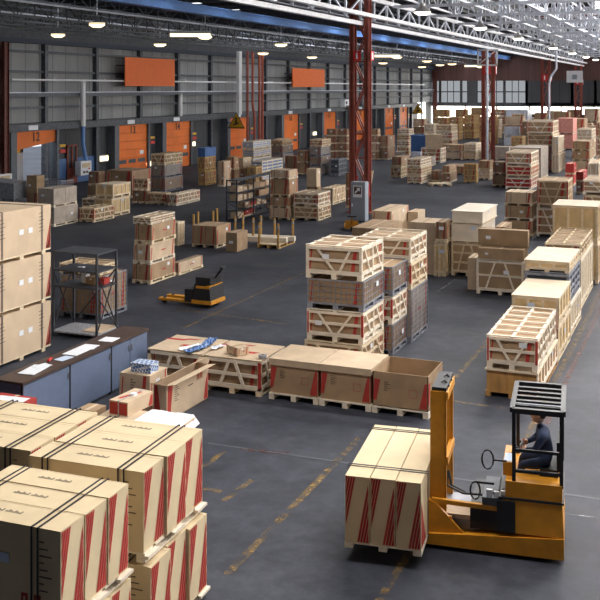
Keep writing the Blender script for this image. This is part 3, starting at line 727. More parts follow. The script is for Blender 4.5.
# left bay roof joists
G1 = 'dark roof joists over the left bay'
j = 0
for x in (-33.2, -31.0, -28.8, -26.6, -22.0, -19.6, -17.2):
    b = truss_y(x, 24, YF, 8.95 if x < -28 else (9.4 if x < -24 else 10.1), 9.75 if x < -28 else (10.1 if x < -24 else 10.5), 1.25, .13, 'dark_steel', '', '', mt='frame_grey' if j % 2 else 'dark_steel')
    tag(b.build('roof_joist'), 'dark lattice roof joist over the left bay, ' + ('first', 'second', 'third', 'fourth', 'fifth', 'sixth', 'seventh')[j] + ' from the door wall', 'roof joist', G1)
    if j in (1, 3, 5):
        tag(MB().tube([(x+.5, 26, 9.9 if x > -24 else 9.3), (x+.5, YF, 9.9 if x > -24 else 9.3)], .045, 'silver_steel', 6).build('conduit'), 'thin bright conduit under the dark roof, ' + {1: 'nearest the door wall', 3: 'left of the blue beam', 5: 'right of the blue beam'}[j], 'conduit', 'conduits under the left roof')
    j += 1
b = MB(); y = 26; 
while y < YF:
    b.box(XW, XC, y-.06, y+.06, 10.55, 10.75, 'dark_steel'); y += 2.6
b.build('roof_purlins'); bpy.data.objects['roof_purlins']['kind'] = 'structure'
# right bay: silver space trusses across, and long purlins
n = 0
y = 26.0
while y < YF-2:
    b = MB()
    zb, zt = 9.75, 12.2
    b.box(XC, XR, y-.07, y+.07, zb-.07, zb+.07, 'silver_steel'); b.box(XC, XR, y-.07, y+.07, zt-.07, zt+.07, 'silver_steel'); x = XC; i = 0
    b.box(XC, XR, y-.035, y+.035, (zb+zt)/2-.035, (zb+zt)/2+.035, 'silver_steel')
    while x < XR-1.4:
        b.box(x-.06, x+.06, y-.06, y+.06, zb, zt, 'silver_steel'); b.bar((x, y, zt), (x+1.5, y, zb), .08, .08, 'silver_steel', (0,1,0)); x += 1.5; i += 1
    o = b.build('roof_truss'); n += 1
    ORD = ['nearest', 'second', 'third', 'fourth', 'fifth', 'sixth', 'seventh', 'eighth', 'ninth', 'tenth', 'eleventh', 'twelfth', 'thirteenth', 'fourteenth', 'fifteenth', 'sixteenth', 'seventeenth', 'eighteenth', 'nineteenth', 'twentieth', 'farthest', 'farthest', 'farthest']
    tag(o, 'silver lattice truss across the right bay, ' + ORD[n-1] + ' from the viewer', 'roof truss', 'silver roof trusses over the right bay'); y += 7.0
j = 0
for x in (-12.9, -10.6, -8.0):
    b = truss_y(x, 26, YF, 9.85, 11.5, 2.5, .12, 'silver_steel', '', '', mt='silver_steel' if j else 'white_steel', diag=(j % 2 == 0))
    tag(b.build('roof_joist'), 'long silver joist over the right bay, ' + ('nearest the white girder', 'second from the white girder', 'third from the white girder', 'x', 'y')[j], 'roof joist', 'silver joists over the right bay')
    j += 1
tag(MB().tube([(XC+.5, 47, 11.9), (XR, 47, 11.9)], .13, 'pipe_red', 8).build('ceiling_pipe'), 'red sprinkler pipe crossing under the right bay roof at the top right', 'pipe')
tag(MB().tube([(XC+.5, 92, 12.2), (XR, 92, 12.2)], .13, 'pipe_red', 8).build('ceiling_pipe'), 'farther red sprinkler pipe crossing under the right bay roof', 'pipe')
# lamps
def lamp(loc, s, label, group, m='lamp_warm', rod=1.0):
    r = empty('pendant_lamp', loc, 0, label, 'lamp', group)
    (MB().lathe([(s*.18, s*.75), (s*.22, s*.5), (s*.62, s*.12), (s*.7, 0)], (0,0,0), 'lamp_shade', 14) if m == 'lamp_white' else MB().lathe([(s*.1, s*.36), (s*.2, s*.26), (s*.6, s*.1), (s*.7, 0)], (0,0,0), 'dark_grey', 14)).build('lamp_shade', r)
    b = MB(); b.lathe([(.001, -.14), (s*.35, -.13), (s*.62, -.04), (s*.64, .05)], (0,0,0), m, 14); b.build('bulb', r)
    MB().tube([(0,0,s*.7), (0,0,s*.7+rod)], .02, 'silver_steel', 5).build('rod', r)
ordn = ['nearest', 'second', 'third', 'fourth', 'fifth', 'sixth', 'seventh']
for i, y in enumerate((46.0, 59.5, 73, 91.5, 106, 119.5, 131)):
    lamp((-12.4, y, 9.35), .62, 'bright dome lamp hanging under the silver trusses, %s of the right row' % ordn[i], 'dome lamps in the right bay', 'lamp_white', .5)
LL = [(58, 33), (97, 22), (160, 43), (281, 43), (263, 52), (205, 35), (397, 56), (312, 56), (427, 60), (422, 66), (383, 62), (452, 63), (481, 66), (440, 64)]
PL = ['left of the others, nearest the door wall', 'second from the left', 'above the first orange sign', 'left of the second orange sign, upper of two', 'left of the second orange sign, lower of two', 'beside the nearer tube lamp', 'beside the farther tube lamp', 'above the second orange sign', 'right of the nearest red column, upper', 'right of the nearest red column, lower', 'just right of the nearest red column', 'left of the far tube lamp', 'right of the far tube lamp', 'deep in the dark bay before the second column']
for i, (px, py) in enumerate(LL):
    t = at(px, py, 8.55); 
    if t.x < XW+1: t = at(px, py, 8.3)
    lamp((t.x, t.y, 8.45), .42+.0035*t.y, 'warm dome lamp under the dark roof, ' + PL[i], 'dome lamps in the left bay')
for (xa, xb, py, lab) in ((174, 207, 30, 'warm tube lamp under the dark roof above the wall lamps, nearest of three'), (380, 395, 53, 'warm tube lamp right of the nearest red column'), (468, 479, 64, 'warm tube lamp just left of the second red column')):
    a = at(xa, py+1, 8.6); c = at(xb, py-1, 8.6); m_ = (a+c)/2; L = min(1.3, (a-c).length/2)
    r = empty('tube_lamp', (m_.x, m_.y, 8.3), TH, lab, 'lamp', 'tube lamps in the left bay')
    MB().box(-L*.8, L*.8, -.15, .15, .12, .25, 'lamp_shade').build('housing', r); MB().tube([(-L*.8,0,.05), (L*.8,0,.05)], .09, 'lamp_warm', 8).build('tube', r)
    MB().tube([(-L*.6,0,.25), (-L*.6,0,.6)], .02, 'dark_steel', 5).tube([(L*.6,0,.25), (L*.6,0,.6)], .02, 'dark_steel', 5).build('rod', r)
# lit wall lamps at the recesses
for (px, py, lab) in ((106, 158.5, 'bright wall lamp left of dock door 13'), (194, 144, 'bright wall lamp right of dock door 14'), (151, 164, 'bright wall lamp left of dock door 14'), (316, 133.5, 'pair-like wall lamp left of dock door 17')):
    p = up(px, py, X=XW+.5); r = empty('wall_lamp', (XW+.2, p.y, p.z), 0, lab, 'lamp', 'lit wall lamps between the dock doors')
    MB().box(-.2, .15, -.5, .5, -.2, .2, 'lamp_shade').build('housing', r); MB().box(.15, .2, -.42, .42, -.14, .14, 'lamp_warm').build('lens', r)

# painted lines worn into the floor
def line(p0, p1, w, m):
    global k
    a = Vector(p0+(0,)) if len(p0) == 2 else p0; c = Vector(p1+(0,)); d = (c-a).normalized(); n = Vector((-d.y, d.x, 0))*w/2
    o = MB().poly([a-n, a+n, c+n, c-n], m).build('trim_%d' % k); o.location.z = .004; tag(o, kind='structure'); k += 1
line((-5.13, 10.3), (-5.13, 15.2), .11, 'worn_yellow'); line((-3.3, 9.6), (-3.3, 12.0), .10, 'worn_yellow')
line((-2.62, 14.0), (-2.5, 60), .12, 'worn_yellow'); line((-2.42, 14.5), (-2.30, 60), .10, 'worn_red')
line((-4.47, 17.6), (-4.4, 24), .12, 'worn_yellow'); line((-4.9, 17.6), (-2.9, 17.5), .09, 'worn_yellow')
a = at(204, 467); c = at(224, 451); line((a.x, a.y), (c.x, c.y), .10, 'worn_yellow')
a = at(224, 501); c = at(252, 480); line((a.x, a.y), (c.x, c.y), .10, 'worn_yellow'); a = at(204, 489); c = at(222, 492); line((a.x, a.y), (c.x, c.y), .10, 'worn_yellow')
a = at(240, 449); c = at(290, 454); line((a.x, a.y), (c.x, c.y), .12, 'worn_red')
line((-11.35, 20.5), (-11.3, 34), .09, 'worn_yellow'); a = at(437, 292); c = at(456, 279); line((a.x, a.y), (c.x, c.y), .05, 'worn_white')
line((-12.5, 22.2), (-9.3, 21.8), .09, 'worn_yellow')
a = at(548, 512); c = at(600, 518); line((a.x, a.y), (c.x, c.y), .03, 'worn_white')
line((-7.3, 14.0), (-1.0, 14.15), .05, 'dark_grey')
line((-20, 27), (-5, 27.2), .05, 'worn_red')
# ------------------------------------------------------------------ cargo in rows and stacks
LOOK = {'slat': 'pine slatted crate', 'ply': 'battened plywood crate', 'carton': 'strapped brown carton', 'strap': 'strapped brown carton', 'plain': 'plain brown carton', 'mesh': 'grey wire mesh container', 'blue': 'white slatted crate with blue contents', 'red': 'slatted crate with red contents', 'wrap': 'grey wrapped cartons', 'plank': 'pale plank crate', 'dark': 'dark brown carton', 'twin': 'paired brown cartons', 'pinkwrap': 'pink wrapped load', 'empty': 'pale slatted crate', 'gold': 'golden slatted crate', 'redbox': 'red carton', 'paleply': 'smooth pale plywood crate', 'orangeply': 'orange plywood crate', 'bluebin': 'blue plastic bin', 'slatdark': 'dark filled slatted crate', 'bag': 'brown sacks on pallet', 'greycrate': 'dark grey framed crate', 'flatslat': 'crate with A-shaped braces', 'film': 'bluish wrapped load'}
SEED = [3]
def tiers(n):
    return {1: [''], 2: ['lower of two', 'upper of two'], 3: ['bottom of three', 'middle of three', 'top of three'], 4: ['bottom of four', 'second of four', 'third of four', 'top of four'],
            5: ['bottom of five', 'second of five', 'third of five', 'fourth of five', 'top of five']}[n]
FOOT = []; LABS = []; OV = []
def stack(cx, yg, xl, xr, lev, types, place, group=None, l=None, w=None, seed=None):
    C_ = at(cx, yg); d = -C_.x*ST+C_.y*CT
    if w is None: w = C_.x-up(xl, 100, Y=C_.y).x
    if l is None: l = up(xr, 100, X=C_.x).y-C_.y
    l = min(l, 3.2); w = min(w, 3.0)
    z = 0.0; n = len(types); tt = tiers(n); c = (C_.x-w/2, C_.y+l/2)
    for q in FOOT:
        ox = min(c[0]+w/2, q[1])-max(c[0]-w/2, q[0]); oy = min(c[1]+l/2, q[3])-max(c[1]-l/2, q[2])
        if ox > .0 and oy > .0:
            # keep footprints apart: pull the hidden far end of the nearer one back
            if c[1]-l/2 < q[2]: l = max(.45, q[2]-.03-(c[1]-l/2)); c = (c[0], C_.y+l/2)
            elif ox < w*.5: 
                if c[0] < (q[0]+q[1])/2: OV.append(('OVL x', place, round(ox, 2), round(oy, 2)))
                else: w = max(.4, w-ox-.03); c = (C_.x-w/2, c[1])
            else:
                OV.append(('OVL y', place, '|', q[4], round(ox, 2), round(oy, 2)))
    FOOT.append((c[0]-w/2, c[0]+w/2, c[1]-l/2, c[1]+l/2, place))
    for i, ty in enumerate(types):
        z1 = CH-(lev[i]-HOR)*d/F; h = z1-z
        sd = seed if seed is not None else SEED[0]; SEED[0] += 1
        rr = random.Random(SEED[0])
        jit = 0 if n == 1 else (rr.random()-.5)*.04
        lab = LOOK[ty]+(', '+tt[i]+',' if tt[i] else '')+' '+place; LABS.append(lab)
        cargo(ty, (c[0]+jit, c[1]+jit, z), (rr.random()-.5)*.02, w-.03*(i > 0), l-.03*(i > 0), h-.004, lab, sd, group or (DESC[ty][0].replace('_', ' ')+'s standing on the hall floor'))
        z = z1
    return c, w, l, z

T = []
A = T.append
# main crates mid picture
A((363, 376, 305.5, 384.5, [345, 313, 282, 247.5], ['slat', 'slat', 'mesh', 'slat'], 'in the tall stack behind the open boxes'))
A((393, 356, 363.5, 408, [325, 297, 267], ['mesh', 'slat', 'mesh'], 'in the narrow middle stack'))
A((411.5, 343, 359, 428, [290, 263, 238.5], ['mesh', 'slat', 'slat'], 'behind the narrow middle stack'))
# brown cartons behind
A((435, 275, 410, 444, [223], ['plain'], 'tall and plain standing behind the middle stacks'))
A((392, 243, 372, 409, [227, 211.5], ['plain', 'plain'], 'right of the grey electrical cabinet'))
A((383, 258, 352, 402, [229], ['plain'], 'low, just behind the middle stacks'))
A((418, 236, 404, 425, [212], ['plain'], 'half hidden left of the tall plain carton'))
A((445, 277, 433.5, 455, [243], ['ply'], 'narrow, under the leaning red striped carton'))
A((483, 277.5, 450.5, 497, [243.5, 225, 212], ['flatslat', 'paleply', 'paleply'], 'in the pale wood stack right of centre'))
A((505, 275, 495, 512, [227], ['plain'], 'peeping out behind the wide upright carton'))
A((476, 290, 468, 482, [258], ['plain'], 'left beside the crate carrying wide cartons'))
A((523.5, 297, 476.5, 531, [261.5], ['flatslat'], 'carrying wide flat brown cartons'))
# right aisle row
A((537.5, 402, 485, 557, [373.5, 339], ['orangeply', 'slat'], 'at the front of the right aisle row'))
A((559.5, 362, 511, 571, [328, 298], ['ply', 'ply'], 'second along the right aisle row'))
A((571, 337, 525, 581, [304, 273.5, 262], ['plank', 'greycrate', 'ply'], 'third along the right aisle row'))
A((581, 309, 544, 593, [259.5, 244], ['plank', 'slat'], 'fourth along the right aisle row'))
A((598, 284, 552, 603, [245, 206.5], ['ply', 'ply'], 'large, beside the aisle at the right edge'))
A((622, 250, 583, 626, [222, 196, 181], ['slat', 'slat', 'slat'], 'behind the large plywood crates at the right edge'))
A((533, 237, 504, 538, [221.5, 206.5, 193], ['strap', 'strap', 'strap'], 'in the carton stack left of the tall strapped crates'))
A((568, 238, 537, 573, [208.5, 180.5], ['slat', 'slat'], 'tall and strapped, left of the large plywood crate'))
A((531, 190, 505.5, 539, [178, 166, 152.5], ['red', 'red', 'slat'], 'in the red and pine stack'))
A((508, 187, 492.5, 512, [175, 162.5], ['dark', 'dark'], 'just left of the red and pine stack'))
A((476, 183, 464, 478, [164], ['gold'], 'low, left of the dark carton stack'))
A((490, 180, 478, 494, [170, 161], ['empty', 'carton'], 'between the gold crate and dark cartons'))
A((541, 180, 510, 556, [148], ['wrap'], 'tall, behind the red and pine stack'))
A((553, 172, 527, 561, [159, 147, 134.5, 121], ['mesh', 'mesh', 'slatdark', 'slat'], 'in the tall stack topped by a V-braced crate'))
A((558.5, 173, 552, 572, [154.5, 137], ['plank', 'plank'], 'long pale side right of the V-braced crate'))
A((590, 172, 572, 594, [161, 151, 141.5], ['carton', 'carton', 'carton'], 'behind the red cartons near the right edge'))
A((574, 186, 565, 577, [175, 164], ['redbox', 'redbox'], 'small, between plank crates and right edge'))
A((584, 194, 576, 588, [182, 172], ['dark', 'redbox'], 'small, just right of the stacked red cartons'))
A((599, 200, 588, 606, [163], ['empty'], 'upright and narrow, near the right edge'))
A((592, 158, 577, 604, [142, 129], ['empty', 'empty'], 'in the pale stack below the far column, right edge'))
A((612, 180, 596, 618, [158, 138, 122], ['slat', 'slat', 'slat'], 'cut off by the right edge below the column'))
A((573, 150, 556, 582, [134, 118.5], ['pinkwrap', 'pinkwrap'], 'left of the brown carton below the third column'))
A((584.5, 148, 568, 590, [131, 119], ['carton', 'carton'], 'below the farthest column among pink wrapped loads'))
A((598, 134, 584, 603, [122, 109], ['carton', 'carton'], 'at the right edge below the farthest column'))
A((548, 128, 536, 552, [118, 106], ['carton', 'slat'], 'far off, just left of the third column'))
A((523, 156, 511, 526, [146, 137], ['carton', 'gold'], 'right of the second red column, middle distance'))
A((509, 160, 484, 512, [147], ['wrap'], 'wide, at the foot of the second red column'))
A((490, 147, 480, 494, [139, 132], ['gold', 'gold'], 'just left of the second red column'))
A((532, 148, 522, 536, [137, 122], ['dark', 'dark'], 'left of the V-braced crate stack, far'))
A((519, 147, 504, 521, [137, 127], ['film', 'film'], 'bluish, right of the second red column'))
A((528, 134, 506, 536, [121, 110], ['film', 'film'], 'in the far bluish row right of the second column'))
A((507, 131, 500, 510, [121, 110], ['film', 'film'], 'far, directly right of the second column'))
# far middle field
A((476, 160, 464, 482, [152, 143.5], ['empty', 'empty'], 'left of the wide wrapped load'))
A((462, 160, 442, 467, [152.5, 145], ['carton', 'carton'], 'in the middle of the far field'))
A((452, 148, 436, 458, [140, 132, 125], ['slat', 'slat', 'slat'], 'below the far windows, centre'))
A((459, 140, 449, 463, [132, 125, 117], ['gold', 'gold', 'gold'], 'far, below the bright left windows'))
A((474, 139, 464, 479, [131, 123, 115], ['gold', 'gold', 'gold'], 'far, midway between window and second column'))
A((488, 135, 480, 492, [126, 117], ['gold', 'red'], 'far, just left of the second column'))
A((441, 163, 421, 446, [148], ['slat'], 'carrying an open brown carton'))
A((432, 166, 418, 436, [157], ['wrap'], 'low, in front of the blue box'))
A((420.5, 163, 411, 425, [152], ['film'], 'left of the V-braced far crate'))
A((409, 156, 397, 414, [147, 141, 135, 129], ['slat', 'slat', 'slat', 'slat'], 'in the slatted stack below the last dock doors'))
A((401, 162, 395, 405, [152], ['wrap'], 'small, below the slatted stack'))
A((388, 160, 380, 395, [148, 136], ['dark', 'dark'], 'right of the nearest column, second pile'))
A((378, 160, 371, 381, [152, 144, 136, 129], ['carton', 'carton', 'carton', 'carton'], 'immediately right of the nearest red column'))
A((401.5, 178, 391, 410, [167, 157], ['slatdark', 'dark'], 'left of the strapped far pallet stack'))
A((421, 184, 407, 432, [176, 167.5, 159], ['slat', 'slat', 'slat'], 'in the pine stack left of the low pallet'))
A((438, 182, 431, 443, [171], ['dark'], 'small, right of the pine stack in the open'))
A((450, 183, 442, 457, [174, 166], ['dark', 'carton'], 'right behind the low pallet in the open'))
A((464, 175, 444, 472, [166.5], ['twin'], 'wide, at the front of the far field'))
A((434, 141, 424, 439, [133, 124], ['empty', 'empty'], 'far, by the bright doorway'))
A((424, 134, 413, 428, [127, 119], ['dark', 'carton'], 'far, under the yellow warning triangle'))
# left middle
A((318.5, 221, 293.5, 331, [207, 193.5], ['slat', 'slat'], 'left of the grey electrical cabinet'))
A((289.5, 220, 269.5, 298.5, [208.5, 197.5, 179.5, 170.5], ['carton', 'carton', 'carton', 'carton'], 'in the stack right of the dark rack'))
A((333, 205, 322, 346, [188], ['empty'], 'behind the paired crates left of the cabinet'))
A((317, 200, 306, 321, [187, 169], ['carton', 'plain'], 'behind the paired crates, upright'))
A((352, 208, 345.5, 354, [190, 173], ['carton', 'carton'], 'behind the grey electrical cabinet'))
A((321.5, 176, 309.5, 331, [166, 156.5, 147, 139.5], ['mesh', 'mesh', 'mesh', 'slat'], 'in the stack below dock door 17'))
A((339, 176, 330, 347, [159], ['greycrate'], 'low, right of the stack below door 17'))
A((336, 160, 326, 339, [152, 144, 136.5, 129], ['dark', 'dark', 'dark', 'dark'], 'left twin of two tall dark piles'))
A((347, 160, 338, 350, [152, 144, 136.5, 129], ['dark', 'dark', 'dark', 'dark'], 'right twin of two tall dark piles'))
A((308, 175, 297, 312, [163, 151], ['carton', 'carton'], 'left of the stack below door 17'))
A((297, 172, 285, 300, [156], ['dark'], 'low and dark below dock door 16'))
A((283, 164, 271, 293.5, [154.5, 146, 139], ['mesh', 'mesh', 'bag'], 'in the sack topped stack left of door 16'))
A((253.5, 176, 242, 271.5, [167, 158.5, 150, 141.5], ['blue', 'blue', 'blue', 'blue'], 'below the red riser pipes'))
A((262, 183, 250, 287, [174, 161], ['blue', 'blue'], 'in the low pair in front'))
A((256, 190, 247, 262, [167], ['gold'], 'behind the dark rack'))
A((243, 181, 238.5, 251, [169, 158], ['carton', 'plain'], 'left of the blue crate stack'))
A((235, 183, 226, 240, [170, 157], ['carton', 'carton'], 'below the warning triangle dock door'))
A((223.5, 187, 217, 230.5, [174, 161.5], ['carton', 'plain'], 'right of the blue bin'))
A((205, 185.5, 198, 216, [171, 157, 148], ['gold', 'gold', 'bluebin'], 'between dock doors 14 and 15'))
A((165, 192, 151, 183, [178, 165.5, 154], ['mesh', 'mesh', 'slat'], 'in the stack in front of door 14'))
A((176, 206, 168, 200, [194], ['slat'], 'low, in front of the door 14 stack, right'))
A((166, 205, 150, 171, [193], ['slat'], 'low, in front of the door 14 stack, left'))
A((147, 204, 132.5, 150, [191, 179], ['dark', 'slat'], 'left of the stack in front of door 14'))
A((132, 198, 106, 151, [171], ['dark'], 'wide with flat lid below dock door 13'))
A((112.5, 217, 95, 130.5, [199, 184.5], ['ply', 'ply'], 'in front of the wide dark lidded carton'))
A((94, 222.5, 79.5, 114, [208], ['slat'], 'low, right of the grey wrapped stack'))
A((100, 209, 82, 118, [199], ['slat'], 'low, behind the low crate right of grey stack'))
A((54, 227, 37, 77.5, [208, 189], ['wrap', 'wrap'], 'in the grey wrapped stack near door 12'))
A((37, 205, 26, 45, [193, 176], ['dark', 'plain'], 'below dock door 12'))
A((99, 198, 88, 106, [186, 172], ['dark', 'dark'], 'dark, below the white electrical box'))
A((151.5, 284.5, 133, 176.5, [265, 245, 225, 217], ['strap', 'strap', 'strap', 'flatslat'], 'in the stack behind the orange pallet truck'))
A((179, 275.5, 172, 203, [263], ['strap'], 'low and long, behind the orange pallet truck'))
A((178, 246, 168, 184.5, [222.5], ['ply'], 'behind the strapped stack left of centre'))
A((216.5, 248.5, 192, 230.5, [226.5], ['twin'], 'with red bands on the left stake pallets'))
A((237, 252, 226, 247.5, [233], ['plain'], 'small and pale beside the empty stake pallet'))
A((101, 320, 60, 127, [277], ['mesh'], 'behind the dark shelf rack'))
for t in T: stack(*t)
# far rows towards the end wall
ORDW = ['first', 'second', 'third', 'fourth', 'fifth', 'sixth', 'seventh', 'eighth', 'ninth', 'tenth', 'eleventh', 'twelfth', 'thirteenth', 'fourteenth', 'fifteenth', 'sixteenth']
for ri, (yg, xs, nm) in enumerate(((127.5, range(418, 606, 15), 'backmost row'), (132.5, range(428, 606, 19), 'second row from back'), (138, range(500, 606, 23), 'third row from back'), (145, (496, 523, 563, 606), 'fourth row from back'))):
    rr = random.Random(40+ri); oi = 0
    for px in xs:
        C_ = at(px, yg+rr.uniform(-1, 1)); w = rr.uniform(1.3, 1.9); l = rr.uniform(1.2, 2.0)
        x0, x1, y0, y1 = C_.x-w, C_.x, C_.y, C_.y+l
        if y1 > YF-1.5: y0 -= 3; C_.y -= 3; y1 -= 3
        if x0 < -33.5 or any(min(x1, q[1])-max(x0, q[0]) > 0 and min(y1, q[3])-max(y0, q[2]) > 0 for q in FOOT): continue
        if any(abs(C_.x-w/2-cx_) < w/2+.6 and abs(C_.y+l/2-cy_) < l/2+.5 for cx_, cy_ in ((XC-.1, 71.9), (XC-.1, 100.9), (XC-.1, 129.5))): continue
        n = rr.choice((2, 3, 3)); tys = [rr.choice(('slat', 'empty', 'gold', 'carton', 'slat', 'strap', 'film' if px > 500 else 'empty'))]*n; z = 0; FOOT.append((x0, x1, y0, y1, nm))
        for i in range(n):
            h = rr.uniform(.8, 1.15); SEED[0] += 1; tt = tiers(n)
            cargo(tys[i], (C_.x-w/2, C_.y+l/2, z), rr.uniform(-.03, .03), w, l, h-.004, LOOK[tys[i]]+', '+tt[i]+', '+ORDW[oi]+' from left in the '+nm, SEED[0], DESC[tys[i]][0].replace('_', ' ')+'s standing on the hall floor'); z += h
        oi += 1


# cartons resting on those stacks and singles
def on(cx, ybot, xl, xr, ytop, zb, ty, label, rz=0, l=None, w=None, seed=None, name=None):
    C_ = at(cx, ybot, zb); d = -C_.x*ST+C_.y*CT
    if w is None: w = C_.x-up(xl, 100, Y=C_.y).x
    if l is None: l = up(xr, 100, X=C_.x).y-C_.y
    h = zb and (CH-(ytop-HOR)*d/F)-zb or (CH-(ytop-HOR)*d/F)
    SEED[0] += 1
    return cargo(ty, (C_.x-w/2, C_.y+l/2, zb+.002), rz, w, l, h, label, seed if seed is not None else SEED[0], None, name)
def topz(cx, yg, y): C_ = at(cx, yg); d = -C_.x*ST+C_.y*CT; return CH-(y-HOR)*d/F
z = topz(523.5, 297, 261.5); on(523.5, 261.5, 478, 527, 250.5, z, 'plain', 'wide flat brown carton lying directly on the A-braced crate', l=.75, seed=4)
z2 = topz(523.5, 297, 250.5)+.01; C_ = at(523.5, 297)
cargo('plain', (C_.x-.72+.08, C_.y+.55, z2+.002), 0, 1.38, .28, .46, 'wide upright brown carton standing on the flat one right of centre', 4, None)
z = topz(445, 277, 243)
C_ = at(443, 243, z); r = cargo('strap', (C_.x-.05, C_.y+.45, z+.002), .0, .36, .95, .62, 'dark red striped carton standing on the narrow plywood crate', 6, None)
z = topz(441, 163, 148); C_ = at(441, 163); cargo('plain', (C_.x-.75, C_.y+.8, z+.01), .25, 1.3, 1.2, 1.0, 'open brown carton perched on a far V-braced crate', 5, None)
stk_z = topz(392, 243, 227)

# ---- big strapped loads in the foreground: three long cartons strapped together on a pallet
def end_print(b, fx, L, H):
    """red slanting bars printed on a carton face seen end-on"""
    def clipband(a0, a1, lean):   # band from z=H at a0..a1 leaning to the left going down
        pts = []
        n = 4; s = (a1-a0)/n
        for i in range(n):
            u0 = a0+i*s; u1 = u0+s*.8
            z0 = 0.02*H; z1 = .985*H
            def uu(u, z): return u-lean*(1-(z-z0)/(z1-z0))
            q = []
            # clip against u=0.01
            for u, z in ((u0, z1), (u1, z1)):
                q.append((u, z))
            lo1, lo0 = uu(u1, z0), uu(u0, z0)
            def zat(u, c): return z1-(u-c)/lean*(z1-z0)
            if lo1 < .012:
                q.append((.012, z1-(u1-.012)/lean*(z1-z0))); 
            else: q.append((lo1, z0))
            if lo0 < .012:
                if lo1 >= .012: q.append((.012, z0))
                q.append((.012, z1-(u0-.012)/lean*(z1-z0)))
            else: q.append((lo0, z0))
            b.poly([fx(u, z) for u, z in q], 'red_print')
    clipband(.03*L, .44*L, .50*L)
    # lower right wedge
    n = 4; a0, a1 = .50*L, .97*L; s = (a1-a0)/n
    for i in range(n):
        u0 = a0+i*s; u1 = u0+s*.8; lean = .45*L; z0 = .02*H; zt = .98*H
        # leaning right going up, clipped at right edge
        R = L-.012
        def top(u): 
            z = z0+(R-u)/lean*(.9*H); return (R, z) if z < .9*H else (u+lean*((.9*H-z0)/(.9*H)), .9*H)
        b.poly([fx(u0, z0), fx(u1, z0), fx(*top(u1)), fx(*top(u0))], 'red_print')
def load3(name_label, loc, rz, w, l, h, end='x', n=3, ph=.10, seed=0, group=None, strapx=(.12, .78), stick=True, ends_print=True, body='cream'):
    """n cartons; end='x': cartons run along x, printed ends on +x and side by side along y; end='y': the reverse"""
    r = empty('strapped_carton_load', loc, rz, name_label, 'strapped cartons', group)
    rr = random.Random(seed); e = .004; g = .012
    for i in range(n):
        b = MB(); off = (rr.random()-.5)*.05; hh = h-ph-rr.random()*.012
        if end == 'x':
            y0 = -l/2+l*i/n+g/2; y1 = -l/2+l*(i+1)/n-g/2; x1 = w/2+off; x0 = -w/2+off
            b.box(x0, x1, y0, y1, ph, ph+hh, body)
            end_print(b, lambda u, z: (x1+e, y0+u, ph+z), y1-y0, hh)
            fr = lambda u, z: (x0+u, y0-e, ph+z)
            W = x1-x0
            for s0 in (.0,):
                band(b, lambda u, z: fr(W-.02-u, z), .0, .13*W, .01, hh*.45, -.08*W, 'red_print', 3) if i == 0 and False else None
            b.poly([fr(.01, .01), fr(.16*W, .01), fr(.02, hh*.75), fr(.01, hh*.75)], 'red_print')
            # stencilled handling notes beside the straps
            if i == 0:
                for q in range(8): 
                    u = W*(strapx[1]+.06); v = hh*(.86-.075*q); ln = .05+.04*((q*7) % 3)
                    b.poly([fr(u, v), fr(u+ln, v), fr(u+ln, v-.012), fr(u, v-.012)], 'ink')
                for (u0, v0) in ((W*.70, hh*.16), (W*.80, hh*.16)):
                    b.poly([fr(u0, v0), fr(u0+.07, v0), fr(u0+.07, v0+.09), fr(u0, v0+.09)], 'red_print'); b.poly([(x0+u0+.025, y0-e-.002, ph+v0+.02), (x0+u0+.045, y0-e-.002, ph+v0+.02), (x0+u0+.045, y0-e-.002, ph+v0+.06), (x0+u0+.025, y0-e-.002, ph+v0+.06)], body)
            # script over the top
            zt = ph+hh+.002; xx = x0+W*.33
            for q in range(17):
                if q == 8: continue
                a = xx+q*.022; t = .018+.012*((q*5) % 3)
                b.poly([(a, (y0+y1)/2-.01, zt), (a+.014, (y0+y1)/2-.01, zt), (a+.017, (y0+y1)/2+t, zt), (a+.003, (y0+y1)/2+t, zt)], 'ink')
            b.poly([(x0, (y0+y1)/2+.16, zt-.001), (x1, (y0+y1)/2+.16, zt-.001), (x1, (y0+y1)/2+.165, zt-.001), (x0, (y0+y1)/2+.165, zt-.001)], 'kraft')
        else:
            x0 = -w/2+w*i/n+g/2; x1 = -w/2+w*(i+1)/n-g/2; y0 = -l/2+off*.4; y1 = l/2+off*.4
            b.box(x0, x1, y0, y1, ph, ph+hh, body)
            end_print(b, lambda u, z: (x0+u, y0-e, ph+z), x1-x0, hh)
            if i == n-1:
                b.poly([(x1+e, y0+.02, ph+.01), (x1+e, y0+.35, ph+.01), (x1+e, y0+.04, ph+hh*.7), (x1+e, y0+.02, ph+hh*.7)], 'red_print')
        b.build('carton', r)
    ww, ll = w+.05, l+.03
    if end == 'x':
        for p in strapx:
            for dx in (0, .065):
                mb_strap(ww, ll, ph, h-ph, .0, 'y', [-w/2+p*w+dx]).build('strap', r)
    else:
        for p in (-.33, .40):
            mb_strap(ww, ll, ph, h-ph, .0, 'x', [p*l]).build('strap', r)
            mb_strap(ww, ll, ph, h-ph, .0, 'x', [p*l+.06]).build('strap', r)
    if stick: tag(MB().box(-w*.02, w*.02+.11, -l/2-.012, -l/2-.008, ph+h*.5, ph+h*.5+.085, 'paper_blue').build('sticker', r), 'pale blue paper label')
    b = mb_pallet(w+.0, l, ph, 'pine_pale')
    for y in ([-l/2+.1, 0, l/2-.1] if end == 'x' else []): b.box(w/2, w/2+.05, y-.12, y+.12, ph*.55, ph*.85, 'pine_pale')
    b.build('pallet', r)
    return r
GL = 'big strapped carton loads in the foreground'
H1 = .93
